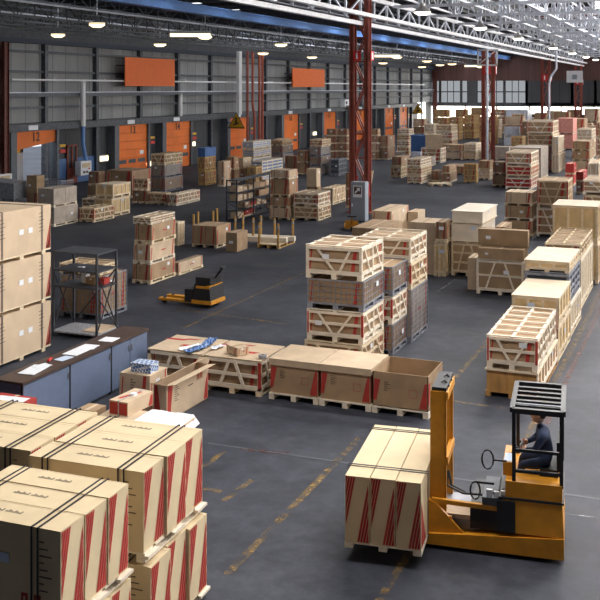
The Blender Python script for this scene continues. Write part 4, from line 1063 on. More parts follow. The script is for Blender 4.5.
# load 2 (right of the pair) - near top corner (145,471), far top corner (202,427.5)
p = at(145, 471, 1.86); q = at(202.5, 427.5, 1.86); dirv = (q-p); a2 = math.atan2(dirv.y, dirv.x)-PI/2; L2 = dirv.length; W2 = 1.36
def from_corner(p, rz, w, l): 
    c, s = math.cos(rz), math.sin(rz); return (p.x+(-w/2)*c-(l/2)*s, p.y+(-w/2)*s+(l/2)*c)
c2 = from_corner(p, a2, W2, L2)
load3('upper of the red striped carton loads nearest the white sheet', (c2[0], c2[1], H1), a2, W2, L2, H1-.01, seed=1, group=GL, stick=False)
load3('lower red striped load under the one nearest the white sheet', (c2[0]+.05, c2[1]-.02, 0), a2, W2, L2, H1-.01, seed=2, group=GL, stick=False)
p = at(61.5, 530.5, 1.86); q = at(128, 482, 1.86); dirv = q-p; a1 = math.atan2(dirv.y, dirv.x)-PI/2; L1 = min(dirv.length, 1.5)
c1 = from_corner(p, a1, W2, L1)
load3('upper red striped carton load in the bottom left corner with pale label', (c1[0], c1[1], H1), a1, W2, L1, H1-.01, seed=3, group=GL)
load3('lower red striped load in the bottom left corner', (c1[0]+.04, c1[1]+.03, 0), a1, W2, L1, H1-.01, seed=4, group=GL, stick=False)
# load 3 to the left
ux = Vector((math.cos(a2), math.sin(a2), 0)); uy = Vector((-math.sin(a2), math.cos(a2), 0))
p = at(98, 410.5, 1.86); c3 = p-ux*W2/2-uy*L2/2; gap = (c3-Vector((c2[0], c2[1], 1.86))).dot(ux)
if gap > -(W2+.08): c3 = c3-ux*(gap+W2+.08)
load3('upper striped carton load at the left edge beside the blue cabinets', (c3.x, c3.y, H1), a2, W2, L2, H1-.01, seed=5, group=GL, stick=False)
load3('lower striped carton load at the left edge beside the blue cabinets', (c3.x, c3.y, 0), a2, W2, L2, H1-.01, seed=6, group=GL, stick=False)
# left stack of three with long pale side
def long_load(z, h, i):
    r = empty('strapped_carton_load', (-14.2, 16.8, z), 0, ('bottom', 'middle', 'top')[i]+' load of three pale strapped cartons at the left edge behind cabinets', 'strapped cartons', 'three stacked loads at the left edge')
    w, l, ph = 2.1, 1.98, .1
    for j in range(5):
        b = MB(); x1 = w/2-w*j/5; b.box(x1-w/5+.01, x1, -l/2, l/2, ph, h, 'kraft_pale')
        e = .004; sd = lambda u, zz: (x1+e, -l/2+u, ph+zz); H = h-ph
        if j == 0:
            n = 4
            for q in range(n):
                u1 = l-.012-.05*q*1.0; f = 1-q/n
                b.poly([sd(u1-.035, .01), sd(u1, .01), sd(l-.012, max(.05, H*.68*f*.0+H*.68-H*.16*q)), sd(l-.03, max(.05, H*.66-H*.16*q))], 'red_print')
            for q in range(4): b.poly([sd(l-.19+.045*q, .01), sd(l-.158+.045*q, .01), sd(l-.012, H*(.16+.15*(3-q)-.0)*1.0+.02) if False else sd(l-.012, H*.72*(.146-.045*q)/.19), sd(l-.012, H*.72*(.178-.045*q)/.19)], 'red_print')
            b.poly([sd(.012, .01), sd(.16, .01), sd(.012, H*.7)], 'red_print')
            for u in (.28, l-.42):
                for q in range(6): v = H*(.84-.08*q); b.poly([sd(u, v), sd(u+.12+.03*(q % 3), v+.01), sd(u+.12+.03*(q % 3), v-.002), sd(u, v-.012)], 'ink')
        b.build('carton', r)
    for u in (.34, l-.33):
        b = mb_strap(w+.0, l, ph, h-ph, 0, 'x', [-l/2+u, -l/2+u+.04]); b.build('strap', r)
    for u in (.9, 1.2): tag(MB().box(w/2+.006, w/2+.009, -l/2+u, -l/2+u+.14, ph+.42, ph+.53, 'paper').build('sticker', r), 'white paper label')
    b = MB()
    for y in (-l/2+.1, 0, l/2-.25): b.box(-w/2, w/2, y-.06, y+.06, 0, ph-.03, 'pine')
    b.box(-w/2, w/2, -l/2, l/2, ph-.03, ph, 'pine'); b.build('pallet', r)
for i in range(3): long_load(1.055*i, 1.05, i)
# fork load
FA = math.radians(6.6)
FZ = .16
p = at(421.5, 557, FZ); fux = Vector((math.cos(FA), math.sin(FA), 0)); fuy = Vector((-math.sin(FA), math.cos(FA), 0))
FW = .93; FL = 1.85; FH = .87
cf = p-fux*FW/2+fuy*FL/2
load3('striped carton load carried on the forklift forks', (cf.x, cf.y, FZ), FA, FW, FL, FH, end='y', seed=7, ph=.07, group=None, stick=False)

# ---- crate row with open boxes
Y0 = 16.45
def slat_top(x0, x1, y0, l, h, label, seed):
    w = x1-x0
    return cargo('slat', ((x0+x1)/2, y0+l/2, 0), -.01, w, l, h, label, seed, 'pine crates in the row with open boxes')
def wide_crate(x0, x1, y0, l, h, label, corner):
    w = x1-x0; r = empty('slatted_crate', ((x0+x1)/2, y0+l/2, 0), 0, label, 'crate', 'pine crates in the row with open boxes')
    mb_carton(w-.1, l-.1, h-.2, .14, 'kraft', 'std').build('carton', r)
    # frame without top slats but with a cardboard sheet on it
    b = MB(); t = .06
    for sx in (-1, 1):
        for sy in (-1, 1): b.box(min(sx*w/2, sx*(w/2-t)), max(sx*w/2, sx*(w/2-t)), min(sy*l/2, sy*(l/2-t)), max(sy*l/2, sy*(l/2-t)), .1, h-.02, 'pine')
    for z in (.15, h*.55, h-.06):
        for sy in (-1, 1): y = sy*l/2; b.box(-w/2, w/2, min(y, y-sy*.03), max(y, y-sy*.03), z-t/2, z+t/2, 'pine_pale')
        for sx in (-1, 1): x = sx*w/2; b.box(min(x, x-sx*.03), max(x, x-sx*.03), -l/2, l/2, z-t/2, z+t/2, 'pine_pale')
    if corner: b.box(w/2-.05, w/2+.005, -l/2-.006, -l/2+.02, .14, h-.04, 'red_print')
    b.build('frame', r)
    for s in (-1, 1):
        brace(w, l, h-.1, .08, .07, 'f', s*w*.22, s*w*.05, 'pine_pale', False).build('brace', r)
        brace(w, l, h-.1, .08, .07, 's', s*l*.25-.05, s*l*.25+.1, 'pine_pale').build('brace', r)
    mb_pallet(w, l, .12, 'pine').build('pallet', r)
    b = MB(); b.box(-w/2, w/2, -l/2, l/2, h-.02, h, 'kraft_light')
    for (u, v, c, d_) in ((-.4, .25, .5, .12), (.1, -.1, .5, .12), (-.1, .35, .35, .08)): b.poly([(u-c/2, v-d_/2, h+.003), (u+c/2-.08, v-d_/2, h+.003), (u+c/2, v+d_/2, h+.003), (u-c/2+.08, v+d_/2, h+.003)], 'red_print')
    b.build('top_sheet', r)
    return r
wide_crate(-9.90, -8.72, Y0, 1.15, .66, 'sheet covered pine crate left end of the low row, under blue wrap', False)
wide_crate(-8.68, -7.50, Y0, 1.15, .66, 'sheet covered pine crate with red corner beside the closed kraft boxes', True)
def big_box(x0, x1, open_, label, grp):
    w = x1-x0; l = 1.02; cx = (x0+x1)/2; r = empty('cardboard_box', (cx, Y0+l/2, .125), 0, label, 'box', grp); h = .60; t = .014
    b = MB()
    if open_:
        for a in ((-w/2, w/2, -l/2, -l/2+t), (-w/2, w/2, l/2-t, l/2), (-w/2, -w/2+t, -l/2, l/2), (w/2-t, w/2, -l/2, l/2)): b.box(*a, 0, h, 'kraft')
        b.box(-w/2, w/2, -l/2, l/2, 0, t, 'kraft_dark')
    else: b.box(-w/2+.01, w/2-.01, -l/2+.01, l/2-.01, 0, h, 'kraft')
    e = .003; fr = lambda u, z: (-w/2+u, -l/2-e, z); sd = lambda u, z: (w/2+e, -l/2+u, z)
    for (f, L) in ((fr, w), (sd, l)):
        b.poly([f(L-.16, .03), f(L-.02, .03), f(L-.02, h*.78), f(L-.06, h*.78)], 'red_print')
        b.poly([f(.01, .1), f(.07, .1), f(.14, h*.78), f(.03, h*.78)], 'red_print')
        for q in range(5): b.poly([f(.2, h*(.72-.06*q)), f(.28+.04*(q % 2), h*(.72-.06*q)), f(.28+.04*(q % 2), h*(.705-.06*q)), f(.2, h*(.705-.06*q))], 'ink')
        for (u0, z0, u1, z1) in ((.66, .2, .80, .206), (.66, .33, .80, .336), (.66, .2, .666, .336), (.794, .2, .80, .336)): b.poly([f(u0*L, z0), f(u1*L, z0), f(u1*L, z1), f(u0*L, z1)], 'red_print')
    b.build('box_walls' if open_ else 'carton', r)
    if not open_:
        b = MB(); b.box(-w/2-.012, w/2+.012, -l/2-.012, l/2+.012, h-.1, h+.02, 'kraft_light'); b.build('lid', r)
    p_ = empty('pallet', (cx, Y0+l/2, 0), 0, 'pine pallet under the '+{'a': 'left closed kraft box', 'b': 'right closed kraft box', 'c': 'open empty kraft box'}[grp_k[0]], 'pallet', 'pallets under the kraft boxes')
    mb_pallet(w+.02, l+.05, .12, 'pine_pale').build('deck', p_)
grp_k = ['a']; big_box(-7.31, -6.36, False, 'closed kraft box with flat lid, left of two on pallets', 'kraft boxes on pallets')
grp_k = ['b']; big_box(-6.32, -5.37, False, 'closed kraft box with flat lid beside the open box', 'kraft boxes on pallets')
grp_k = ['c']; big_box(-5.33, -4.33, True, 'open empty kraft box at the right end of the row', 'kraft boxes on pallets')
# things lying on the row crates
zc = .668
def film_strip(pts, w, m, label, name='plastic_film'):
    b = MB(); n = len(pts); rr = random.Random(4)
    P = [at(x, y, zc) for x, y in pts]; k_ = 8; L_ = []
    for i in range(n-1):
        for j in range(6): L_.append(P[i].lerp(P[i+1], j/6))
    L_.append(P[-1]); v = []
    for i, c in enumerate(L_):
        d = (L_[min(i+1, len(L_)-1)]-L_[max(0, i-1)]).normalized(); nn = Vector((-d.y, d.x, 0))
        for j in range(k_+1):
            q = c+nn*w*(j/k_-.5); v.append((q.x, q.y, zc+.012+.035*rr.random()))
    base = len(b.v); b.v += v; mi = b._m(m)
    for i in range(len(L_)-1):
        for j in range(k_): b.f.append((base+i*(k_+1)+j, base+i*(k_+1)+j+1, base+(i+1)*(k_+1)+j+1, base+(i+1)*(k_+1)+j)); b.mi.append(mi)
    o = b.build(name); md = o.modifiers.new('thick', 'SOLIDIFY'); md.thickness = .006; tag(o, label, 'plastic film'); return o
film_strip([(186, 353), (197, 350), (207, 345), (213, 339.5)], .20, 'blue_plastic', 'crumpled blue plastic film lying on the sheet covered crates')
film_strip([(180, 351), (200, 345.5)], .13, 'paper', 'crumpled white plastic film beside the blue film on the crate')
film_strip([(212, 350), (223, 346.5)], .14, 'film', 'clear crumpled film at the joint of two sheet covered crates')
C_ = at(228, 355, zc); cargo('plain', (C_.x+.12, C_.y+.17, zc+.004), -.5, .36, .26, .15, 'small kraft box lying on the sheet covered crate', 3, None)
C_ = at(261, 359, zc); r = empty('tape_roll', (C_.x, C_.y+.07, zc+.004), 0, 'roll of tape on the front right corner of the sheet covered crate', 'tape roll')
MB().lathe([(.035, 0), (.075, 0), (.075, .06), (.035, .06), (.035, 0)], (0,0,0), 'film_grey', 18).build('roll', r); MB().lathe([(.03, 0), (.036, 0), (.036, .062), (.03, .062), (.03, 0)], (0,0,0), 'kraft', 18).build('core', r)
# open long carton in front of row, with flaps
pb = at(208, 398); pa = at(182, 413); dv = (pb-pa).normalized(); ra = math.atan2(dv.y, dv.x)-PI/2
pc = pb-dv*1.42; w_, l_, h_ = .26, 1.42, .62
u_ = Vector((math.cos(ra), math.sin(ra), 0)); cc = pb-dv*l_/2-u_*w_/2
r = empty('open_carton', (cc.x, cc.y, 0), ra, 'long narrow kraft carton with its top flaps open beside the cabinets', 'box')
b = MB(); t = .01
for a in ((-w_/2, w_/2, -l_/2, -l_/2+t), (-w_/2, w_/2, l_/2-t, l_/2), (-w_/2, -w_/2+t, -l_/2, l_/2), (w_/2-t, w_/2, -l_/2, l_/2)): b.box(*a, 0, h_, 'kraft_light')
b.box(-w_/2, w_/2, -l_/2, l_/2, 0, t, 'kraft')
e = .003; sd = lambda u, z: (w_/2+e, -l_/2+u, z); fr = lambda u, z: (-w_/2+u, -l_/2-e, z)
b.poly([sd(.02, .02), sd(.12, .02), sd(.2, h_-.03), sd(.04, h_-.03)], 'red_print'); b.poly([sd(l_-.16, .02), sd(l_-.02, .02), sd(l_-.02, h_*.8), sd(l_-.1, h_*.5)], 'red_print')
b.poly([fr(.02, .02), fr(.16, .02), fr(.08, h_*.97), fr(.02, h_*.97)], 'red_print')
for q in range(8): b.poly([sd(.26, h_*(.88-.06*q)), sd(.34+.04*(q % 3), h_*(.88-.06*q)), sd(.34+.04*(q % 3), h_*(.86-.06*q)), sd(.26, h_*(.86-.06*q))], 'ink')
b.poly([sd(l_*.5, h_*.66), sd(l_*.62, h_*.66), sd(l_*.62, h_*.69), sd(l_*.5, h_*.69)], 'ink'); b.poly([sd(l_*.70, h_*.7), sd(l_*.86, h_*.7), sd(l_*.86, h_*.92), sd(l_*.70, h_*.92)], 'kraft')
b.poly([(w_/2+.005, -l_/2+l_*.73, h_*.74), (w_/2+.005, -l_/2+l_*.76, h_*.74), (w_/2+.005, -l_/2+l_*.76, h_*.88), (w_/2+.005, -l_/2+l_*.73, h_*.88)], 'red_print'); b.poly([(w_/2+.005, -l_/2+l_*.8, h_*.74), (w_/2+.005, -l_/2+l_*.83, h_*.74), (w_/2+.005, -l_/2+l_*.83, h_*.88), (w_/2+.005, -l_/2+l_*.8, h_*.88)], 'red_print')
b.build('box_walls', r)
for nm, P4 in (('flap', [(w_/2, -l_/2, h_), (w_/2, l_/2, h_), (w_/2+.16, l_/2, h_+.03), (w_/2+.16, -l_/2, h_+.03)]), ('flap', [(-w_/2, -l_/2, h_), (-w_/2, l_/2, h_), (-w_/2+.16, l_/2, h_+.10), (-w_/2+.16, -l_/2, h_+.10)]), ('flap', [(-w_/2, -l_/2, h_), (w_/2, -l_/2, h_), (w_/2-.02, -l_/2-.13, h_+.05), (-w_/2+.02, -l_/2-.13, h_+.05)]), ('flap', [(-w_/2, l_/2, h_), (w_/2, l_/2, h_), (w_/2-.02, l_/2+.1, h_+.09), (-w_/2+.02, l_/2+.1, h_+.09)])):
    b = MB(); P_ = [Vector(q) for q in P4]; nrm = (P_[1]-P_[0]).cross(P_[2]-P_[1]).normalized()*.008; b.hexa([*P_, *[q+nrm for q in P_]], 'kraft_light'); b.build(nm, r)
# carton behind with blue patterned box
C_ = at(150, 421); z1 = topz(150, 421, 387)
c5 = Vector((C_.x-.44, C_.y+.36, 0)); cargo('plain', (c5.x-.06, c5.y+.25, 0), 0, .62, .6, .66, 'kraft carton with red edge between cabinets and open carton', 3, None)
r = empty('patterned_box', (c5.x-.0, c5.y+.20, .664), 0, 'small blue and white patterned box on the kraft carton by cabinets', 'box')
m = bpy.data.materials.new('blue_check'); m.use_nodes = True; nt = m.node_tree; ck = nt.nodes.new('ShaderNodeTexChecker'); tc = nt.nodes.new('ShaderNodeTexCoord'); mp = nt.nodes.new('ShaderNodeMapping'); mp.inputs['Rotation'].default_value = (.3, .3, .78)
nt.links.new(tc.outputs['Object'], mp.inputs[0]); nt.links.new(mp.outputs[0], ck.inputs[0]); ck.inputs['Scale'].default_value = 22; ck.inputs[1].default_value = (.75, .8, .88, 1); ck.inputs[2].default_value = (.06, .16, .42, 1); nt.links.new(ck.outputs[0], nt.nodes['Principled BSDF'].inputs['Base Color']); MATS['blue_check'] = m
MB().box(-.2, .2, -.14, .14, 0, .15, 'blue_check').build('carton', r); MB().box(-.205, .205, -.145, .145, .15, .16, 'blue_check').build('lid', r)
# load with white sheet + small red carton behind the big loads
zs = .95
p = at(197.5, 417, zs); p = p-ux*.70-uy*.46; r = cargo('carton', (p.x, p.y, 0), a2, 1.38, .92, zs, 'carton load under the white sheet behind the striped loads', 5, None)
ax = Vector((p.x, p.y, zs)); cs, sn = math.cos(a2), math.sin(a2)
b = MB(); rr = random.Random(2); N = 12
for i in range(N+1):
    for j in range(N+1):
        x = -.05+.75*i/N; y = -.47+.93*j/N; zz = .015+.018*rr.random()
        if i == N: zz = -.10+.02*rr.random(); x += .035
        b.v.append((x, y, zz))
mi = b._m('paper')
for i in range(N):
    for j in range(N): a = i*(N+1)+j; b.f.append((a, a+N+1, a+N+2, a+1)); b.mi.append(mi)
o = b.build('plastic_sheet', None, (ax.x, ax.y, ax.z+.003), a2); md = o.modifiers.new('thick', 'SOLIDIFY'); md.thickness = .005; tag(o, 'white plastic sheet draped on the load behind the striped cartons', 'plastic sheet')
C_ = at(128, 416.5, zs); r = empty('cardboard_carton', (C_.x-.13, C_.y+.3, zs+.004), -.08, 'small kraft carton with red end on the load beside the cabinets', 'box')
w_, l_, h_ = .33, .62, .2
b = MB(); b.box(-w_/2, w_/2, -l_/2, l_/2, 0, h_, 'kraft_light'); e = .003
b.poly([(-w_/2+.01, -l_/2-e, .01), (w_/2-.01, -l_/2-e, .01), (w_/2-.01, -l_/2-e, h_-.02), (-w_/2+.01, -l_/2-e, h_-.02)], 'red_print'); b.poly([(w_/2+e, l_/2-.12, .01), (w_/2+e, l_/2-.01, .01), (w_/2+e, l_/2-.01, h_-.04), (w_/2+e, l_/2-.06, h_-.04)], 'red_print')
b.poly([(-.1, -.2, h_+e), (-.05, -.2, h_+e), (.06, .2, h_+e), (0, .2, h_+e)], 'red_print'); b.build('carton', r)
mb_strap(w_, l_, 0, h_, 0, 'y', [0], 'film_grey').build('strap', r); MB().lathe([(.001, .035), (.05, .03), (.06, .0)], (.02, .02, h_), 'paper', 8).build('tape_knot', r)
C_ = at(110, 414, 1.0); cargo('plain', (C_.x-.42, C_.y+.16, 0), 0, .3, .3, 1.0, 'narrow dark kraft carton between the striped loads and the cabinets', 4, None)
# ---- blue cabinets with dark worktop
CABX, CY0 = -10.12, 12.95
for i in range(3):
    r = empty('steel_cabinet', (CABX-.24, CY0+.645+1.29*i, 0), 0, ['blue grey steel cabinet nearest the striped loads', 'blue grey steel cabinet in the middle of the row of three', 'blue grey steel cabinet at the far end beside the crates'][i], 'cabinet', 'blue grey cabinets')
    MB().box(-.22, .22, -.64, .64, .05, .90, 'cabinet_blue').build('body', r)
    for s in (0, 1):
        if i < 2 and s == 1: 
            continue
        w0, w1 = (-.625, .625) if i < 2 else ((-.625, -.01) if s == 0 else (.01, .625))
        d_ = MB().box(.22, .238, w0, w1, .07, .88, 'cabinet_blue').build('door', r)
        MB().box(.238, .255, w1-.05 if s == 0 else w0+.03, w1-.03 if s == 0 else w0+.05, .66, .78, 'chrome').build('handle', d_)
    MB().box(.2, .245, -.645, -.628, .05, .9, 'black_strap').build('trim_strip', r)
    MB().box(-.2, .2, -.6, .6, 0, .05, 'dark_grey').build('plinth', r)
tag(MB().box(CABX-.56, CABX+.02, CY0-.02, CY0+3.89, .905, .945, 'worktop').build('worktop'), 'dark brown worktop running over the three blue grey cabinets', 'worktop')
def sheet(px, py, w, l, rz, label, cat='paper', m='paper', z=.947, name='paper_sheet', n=1, grp=None, th=.004):
    c = at(px, py, z); o = MB().box(-w/2, w/2, -l/2, l/2, 0, th, m).build(name, None, (c.x, c.y, z+.001), rz); return tag(o, label, cat, grp)
sheet(34, 370, .3, .55, .12, 'white papers at the near end of the dark worktop', th=.01)
sheet(42, 366, .21, .28, -.3, 'white paper overlapping the near papers beside the red clip', z=.958)
sheet(81, 350, .3, .75, .02, 'long spread of white papers in the middle of the worktop', th=.008)
sheet(90, 347, .25, .3, .2, 'white paper on the right end of the spread papers', z=.956)
sheet(64, 358.5, .2, .3, -.1, 'bluish paper between the spread papers and the red stapler', m='paper_blue')
sheet(109, 339.5, .3, .32, .1, 'single white paper at the far end of the worktop')
c = at(50, 361, .947); r = empty('stapler', (c.x, c.y, .948), .3, 'red stapler on the dark worktop between paper piles', 'stapler'); MB().box(-.02, .02, -.09, .09, 0, .012, 'black_strap').build('base', r); MB().hexa([(-.018,-.09,.014),(.018,-.09,.014),(.018,.09,.02),(-.018,.09,.02),(-.014,-.08,.05),(.014,-.08,.05),(.014,.07,.045),(-.014,.07,.045)], 'sign_red').build('arm', r)
# box with papers at left edge behind load 3
C_ = at(27, 403, 1.0); cargo('redbox', (C_.x-.36, C_.y+.14, 0), 0, .7, .28, 1.0, 'red edged box holding papers at the left edge below the worktop', 2, None)
sheet(12, 399, .5, .2, .1, 'white papers on the red edged box at the left edge', z=1.003)
C_ = at(5, 380, .95); 
# ---- dark shelf rack behind the left cabinets
def rack(loc, rz, w, l, H, levels, label, group, name='shelf_rack', bays=1, bottom='shelf_steel'):
    r = empty(name, loc, rz, label, 'shelf rack', group); t = .045
    for j in range(bays+1):
        y = -l/2+l*j/bays; y = min(max(y, -l/2+t/2), l/2-t/2)
        for sx in (-1, 1):
            x = sx*(w/2-t/2); MB().box(x-t/2, x+t/2, y-t/2, y+t/2, 0, H, 'shelf_steel').build('post', r)
    for z in levels:
        b = MB(); b.box(-w/2+.003, w/2-.003, -l/2+.003, l/2-.003, z-.035, z, bottom if z == levels[0] else 'shelf_steel'); b.build('shelf', r)
    b = MB()
    za, zb = levels[0], levels[min(2, len(levels)-1)]
    for j in range(bays):
        y0 = -l/2+l*j/bays; y1 = y0+l/bays
        for x in (w/2-.01, -w/2+.01): b.bar((x, y0, za), (x, y1, zb), .012, .03, 'shelf_steel', (1,0,0)); b.bar((x, y1, za), (x, y0, zb), .012, .03, 'shelf_steel', (1,0,0))
    if bays == 1: b.bar((-w/2, l/2, za), (w/2, l/2, zb), .03, .012, 'shelf_steel', (0,1,0)); b.bar((w/2, l/2, za), (-w/2, l/2, zb), .03, .012, 'shelf_steel', (0,1,0))
    b.build('cross_brace', r)
    return r
C_ = at(97, 341); rk = (C_.x-.61, C_.y+.42)
rack((rk[0], rk[1], 0), 0, 1.22, .84, 1.95, [.13, 1.17, 1.54, 1.95], 'dark steel shelf rack behind the cabinets holding papers', None, bottom='film_grey')
def onrack(dx, dy, z, w, l, h, label, ty=None, m='paper', name='paper_sheet', cat='paper', rz=0):
    if ty: return cargo(ty, (rk[0]+dx, rk[1]+dy, z+.002), rz, w, l, h, label, 2, None)
    return tag(MB().box(-w/2, w/2, -l/2, l/2, 0, h, m).build(name, None, (rk[0]+dx, rk[1]+dy, z+.002), rz), label, cat)
onrack(.35, .1, .13, .5, .7, .02, 'pale cardboard sheet on the bottom shelf of the dark rack', m='kraft_light', name='cardboard_sheet', cat='cardboard')
onrack(-.1, .0, 1.54, .16, .1, .012, 'small paper on the second shelf of the dark rack')
onrack(-.05, .1, 1.17, .12, .16, .22, 'white folder upright on the middle shelf of the dark rack', m='paper', name='folder', cat='folder')
onrack(.18, .1, 1.17, .25, .3, .16, 'small kraft carton on the middle shelf of the dark rack', ty='plain')
onrack(.42, .15, 1.17, .16, .22, .14, 'small red tray on the middle shelf of the dark rack', m='red_print', name='tray', cat='tray')
# mesh container lid crates on the container behind the rack, and pieces seen between
zt = topz(101, 320, 277)
C_ = at(101, 320); cargo('flatslat', (C_.x-.70, C_.y+.5, zt+.002), 0, 1.2, .8, .26, 'flat pale crate on the mesh container behind the dark rack', 5, None)

# ---- second rack in the middle distance with many small boxes
C_ = at(237, 222); Yr = up(296, 100, X=C_.x).y; L_ = Yr-C_.y; W_ = C_.x-up(226, 100, Y=C_.y).x
L_ = min(L_, 5.2)
rc = (C_.x-W_/2, C_.y+L_/2)
LV = [.12, .48, .86, 1.25, 1.76]
rack((rc[0], rc[1], 0), 0, W_, L_, 1.78, LV, 'long dark steel rack full of small cartons in the middle distance', None, bays=3)
rr = random.Random(12); cnt = 0
SH = ['bottom', 'second', 'third', 'fourth']; PO = ['front left', 'front right', 'just past the front', 'in the middle', 'past the middle', 'near the back', 'at the far end']
for li in range(4):
    y = rc[1]-L_/2+.25; j = 0
    while y < rc[1]+L_/2-.3 and j < 7:
        ww = .28+.2*rr.random(); hh = min(.3, .14+.16*rr.random()); ll = .35+.35*rr.random()
        if rr.random() < .8:
            cargo(('plain', 'plain', 'plain', 'redbox')[rr.randint(0, 3) if rr.random() < .5 else 0], (rc[0]+(rr.random()-.5)*max(0, W_-ww-.14), y+ll/2, LV[li]+.002), rr.uniform(-.1, .1), min(ww, W_-.1), ll, hh, 'small carton on the %s shelf of the long rack, %s' % (SH[li], PO[j]), rr.randint(0, 11), 'small cartons on the long rack')
        y += ll+.12; j += 1

# ---- stake pallets
def stake(cx, yg, xl, xr, H, label, posts='pine_gold'):
    C_ = at(cx, yg); w = C_.x-up(xl, 100, Y=C_.y).x; l = up(xr, 100, X=C_.x).y-C_.y
    r = empty('stake_pallet', (C_.x-w/2, C_.y+l/2, 0), 0, label, 'pallet', 'yellow stake pallets')
    b = mb_pallet(w, l, .13, 'pine_gold'); b.box(-w/2+.02, w/2-.02, -l/2+.02, l/2-.02, .125, .14, 'pine'); b.build('deck', r)
    for sx in (-1, 1):
        for sy in (-1, 1):
            b = MB(); x, y = sx*(w/2-.06), sy*(l/2-.06); b.tube([(x, y, 0), (x, y, H)], .045, 'ochre', 8); b.tube([(x, y, H*.8), (x, y, H*.88)], .052, 'mesh_steel', 8); b.build('post', r)
    return C_, w, l
stake(279, 249, 257, 295, .88, 'empty yellow stake pallet right of the small pale carton')
stake(254, 241, 233, 263, .85, 'yellow stake pallet partly hidden behind the small pale carton')
for i, (px, py) in enumerate(((193.5, 241), (198, 238), (213, 237), (217, 234))):
    c = at(px, py); tag(MB().tube([(0,0,0), (0,0,1.0)], .045, 'ochre', 8).build('stake_post', None, (c.x, c.y, 0)), 'yellow post rising behind the red banded carton pair, %s from the left' % ('first', 'second', 'third', 'fourth')[i], 'post', 'yellow posts behind the carton pair')
# lumber pieces on the stake pallet
c = at(262, 247, .15)
for i in range(2):
    tag(MB().box(-.75, .75, -.1, .1, 0, .17, 'plywood_pale').build('lumber_block', None, (c.x-.35+.15*i, c.y+1.2+.4*i, .145), .15), ('front', 'rear')[i]+' pale lumber block lying on the stake pallets', 'lumber', 'lumber blocks on the stake pallets')

# ---- electrical cabinet, pallet jack, extinguisher by the nearest column
C_ = at(365, 222.5); Wc = C_.x-up(350.5, 100, Y=C_.y).x; 
r = empty('electrical_cabinet', (C_.x-Wc/2, C_.y+.22, 0), 0, 'grey upright electrical cabinet with arrow sign beside the nearest red column', 'cabinet')
Hc = topz(365, 222.5, 182.5)
MB().box(-Wc/2, Wc/2, -.2, .25, .05, Hc, 'grey_paint').build('body', r); d_ = MB().box(-Wc/2+.02, Wc/2-.02, -.22, -.2, .08, Hc-.03, 'grey_paint').build('door', r); MB().box(-Wc/2+.05, -Wc/2+.1, -.24, -.22, Hc*.38, Hc*.46, 'paper').build('handle', d_)
MB().box(-Wc/2+.02, Wc/2-.02, -.2, .2, 0, .05, 'dark_grey').build('plinth', r)
r2 = empty('arrow_sign', (C_.x-Wc/2, C_.y-.02+.01, Hc*.62), 0, 'white square sign with diagonal black arrow on the grey cabinet', 'sign')
MB().box(-.2, .2, -.02, -.012, 0, .5, 'paper').build('board', r2)
b = MB(); b.box(-.16, .16, -.026, -.021, .14, .46, 'ink'); b.build('panel', r2); b = MB(); b.bar((-.11,-.03,.19),(.06,-.03,.36),.06,.006,'paper',(0,1,0)); b.poly([(.12,-.034,.42),(-.05,-.034,.40),(.10,-.034,.25)][::-1],'paper'); b.build('pictogram', r2)
c = at(374.5, 222); r = empty('fire_extinguisher', (XC+.42, 41.75, .85), 0, 'red fire extinguisher hung on the right side of the nearest red column', 'fire extinguisher')
MB().lathe([(.001,0),(.11,0),(.12,.05),(.12,.48),(.06,.58),(.03,.6)], (0,0,0), 'sign_red', 14).build('cylinder', r); MB().box(-.03,.03,-.03,.03,.6,.68,'rubber').bar((0,0,.66),(.14,0,.70),.03,.02,'rubber').build('valve', r); MB().tube([(.03,0,.64),(.13,0,.55),(.14,0,.2)],.015,'rubber',6).build('hose', r)
C_ = at(355, 232); r = empty('pallet_jack', (C_.x-.35, C_.y+.6, 0), .35, 'orange hand pallet jack at the foot of the grey electrical cabinet', 'pallet jack')
for s in (-1, 1): MB().box(s*.2-.09, s*.2+.09, -.2, .85, .08, .15, 'truck_orange').build('fork', r)
MB().hexa([(-.29,-.45,.1),(.29,-.45,.1),(.29,-.18,.1),(-.29,-.18,.1),(-.25,-.42,.42),(.25,-.42,.42),(.25,-.2,.36),(-.25,-.2,.36)], 'truck_orange').build('body', r)
b = MB(); b.tube([(-.05,-.4,.09),(.05,-.4,.09)],.09,'rubber',12); b.build('wheel', r); MB().bar((0,-.42,.3),(0,-.75,.62),.05,.05,'truck_orange').bar((-.18,-.75,.62),(.18,-.75,.62),.04,.04,'rubber').build('handle', r)
# small low pallet in the open
C_ = at(449, 187); r = empty('pallet', (C_.x-.7, C_.y+.6, 0), .5, 'low empty pine pallet alone on the open floor far right of the column', 'pallet'); mb_pallet(1.2, 1.0, .16, 'pine').build('deck', r)
C_ = at(449, 187); 
# leaning boards and red cartons among the crates left of the grey cabinet
for i, (px, py, w_, h_, m_) in enumerate(((323, 206, .25, 1.1, 'red_print'), (336, 204, .3, 1.2, 'kraft_light'), (342, 203, .1, 1.25, 'pine'))):
    c = at(px, py); 
    o = MB().hexa([(-w_/2,0,0),(w_/2,0,0),(w_/2,.08,0),(-w_/2,.08,0),(-w_/2+.1,.35,h_),(w_/2+.1,.35,h_),(w_/2+.1,.43,h_),(-w_/2+.1,.43,h_)], m_).build('leaning_board', None, (c.x, c.y+4.2, 0)); tag(o, ('red', 'pale brown', 'narrow pine')[i]+' board leaning behind the paired crates left of the cabinet', 'board', 'boards leaning behind the paired crates')
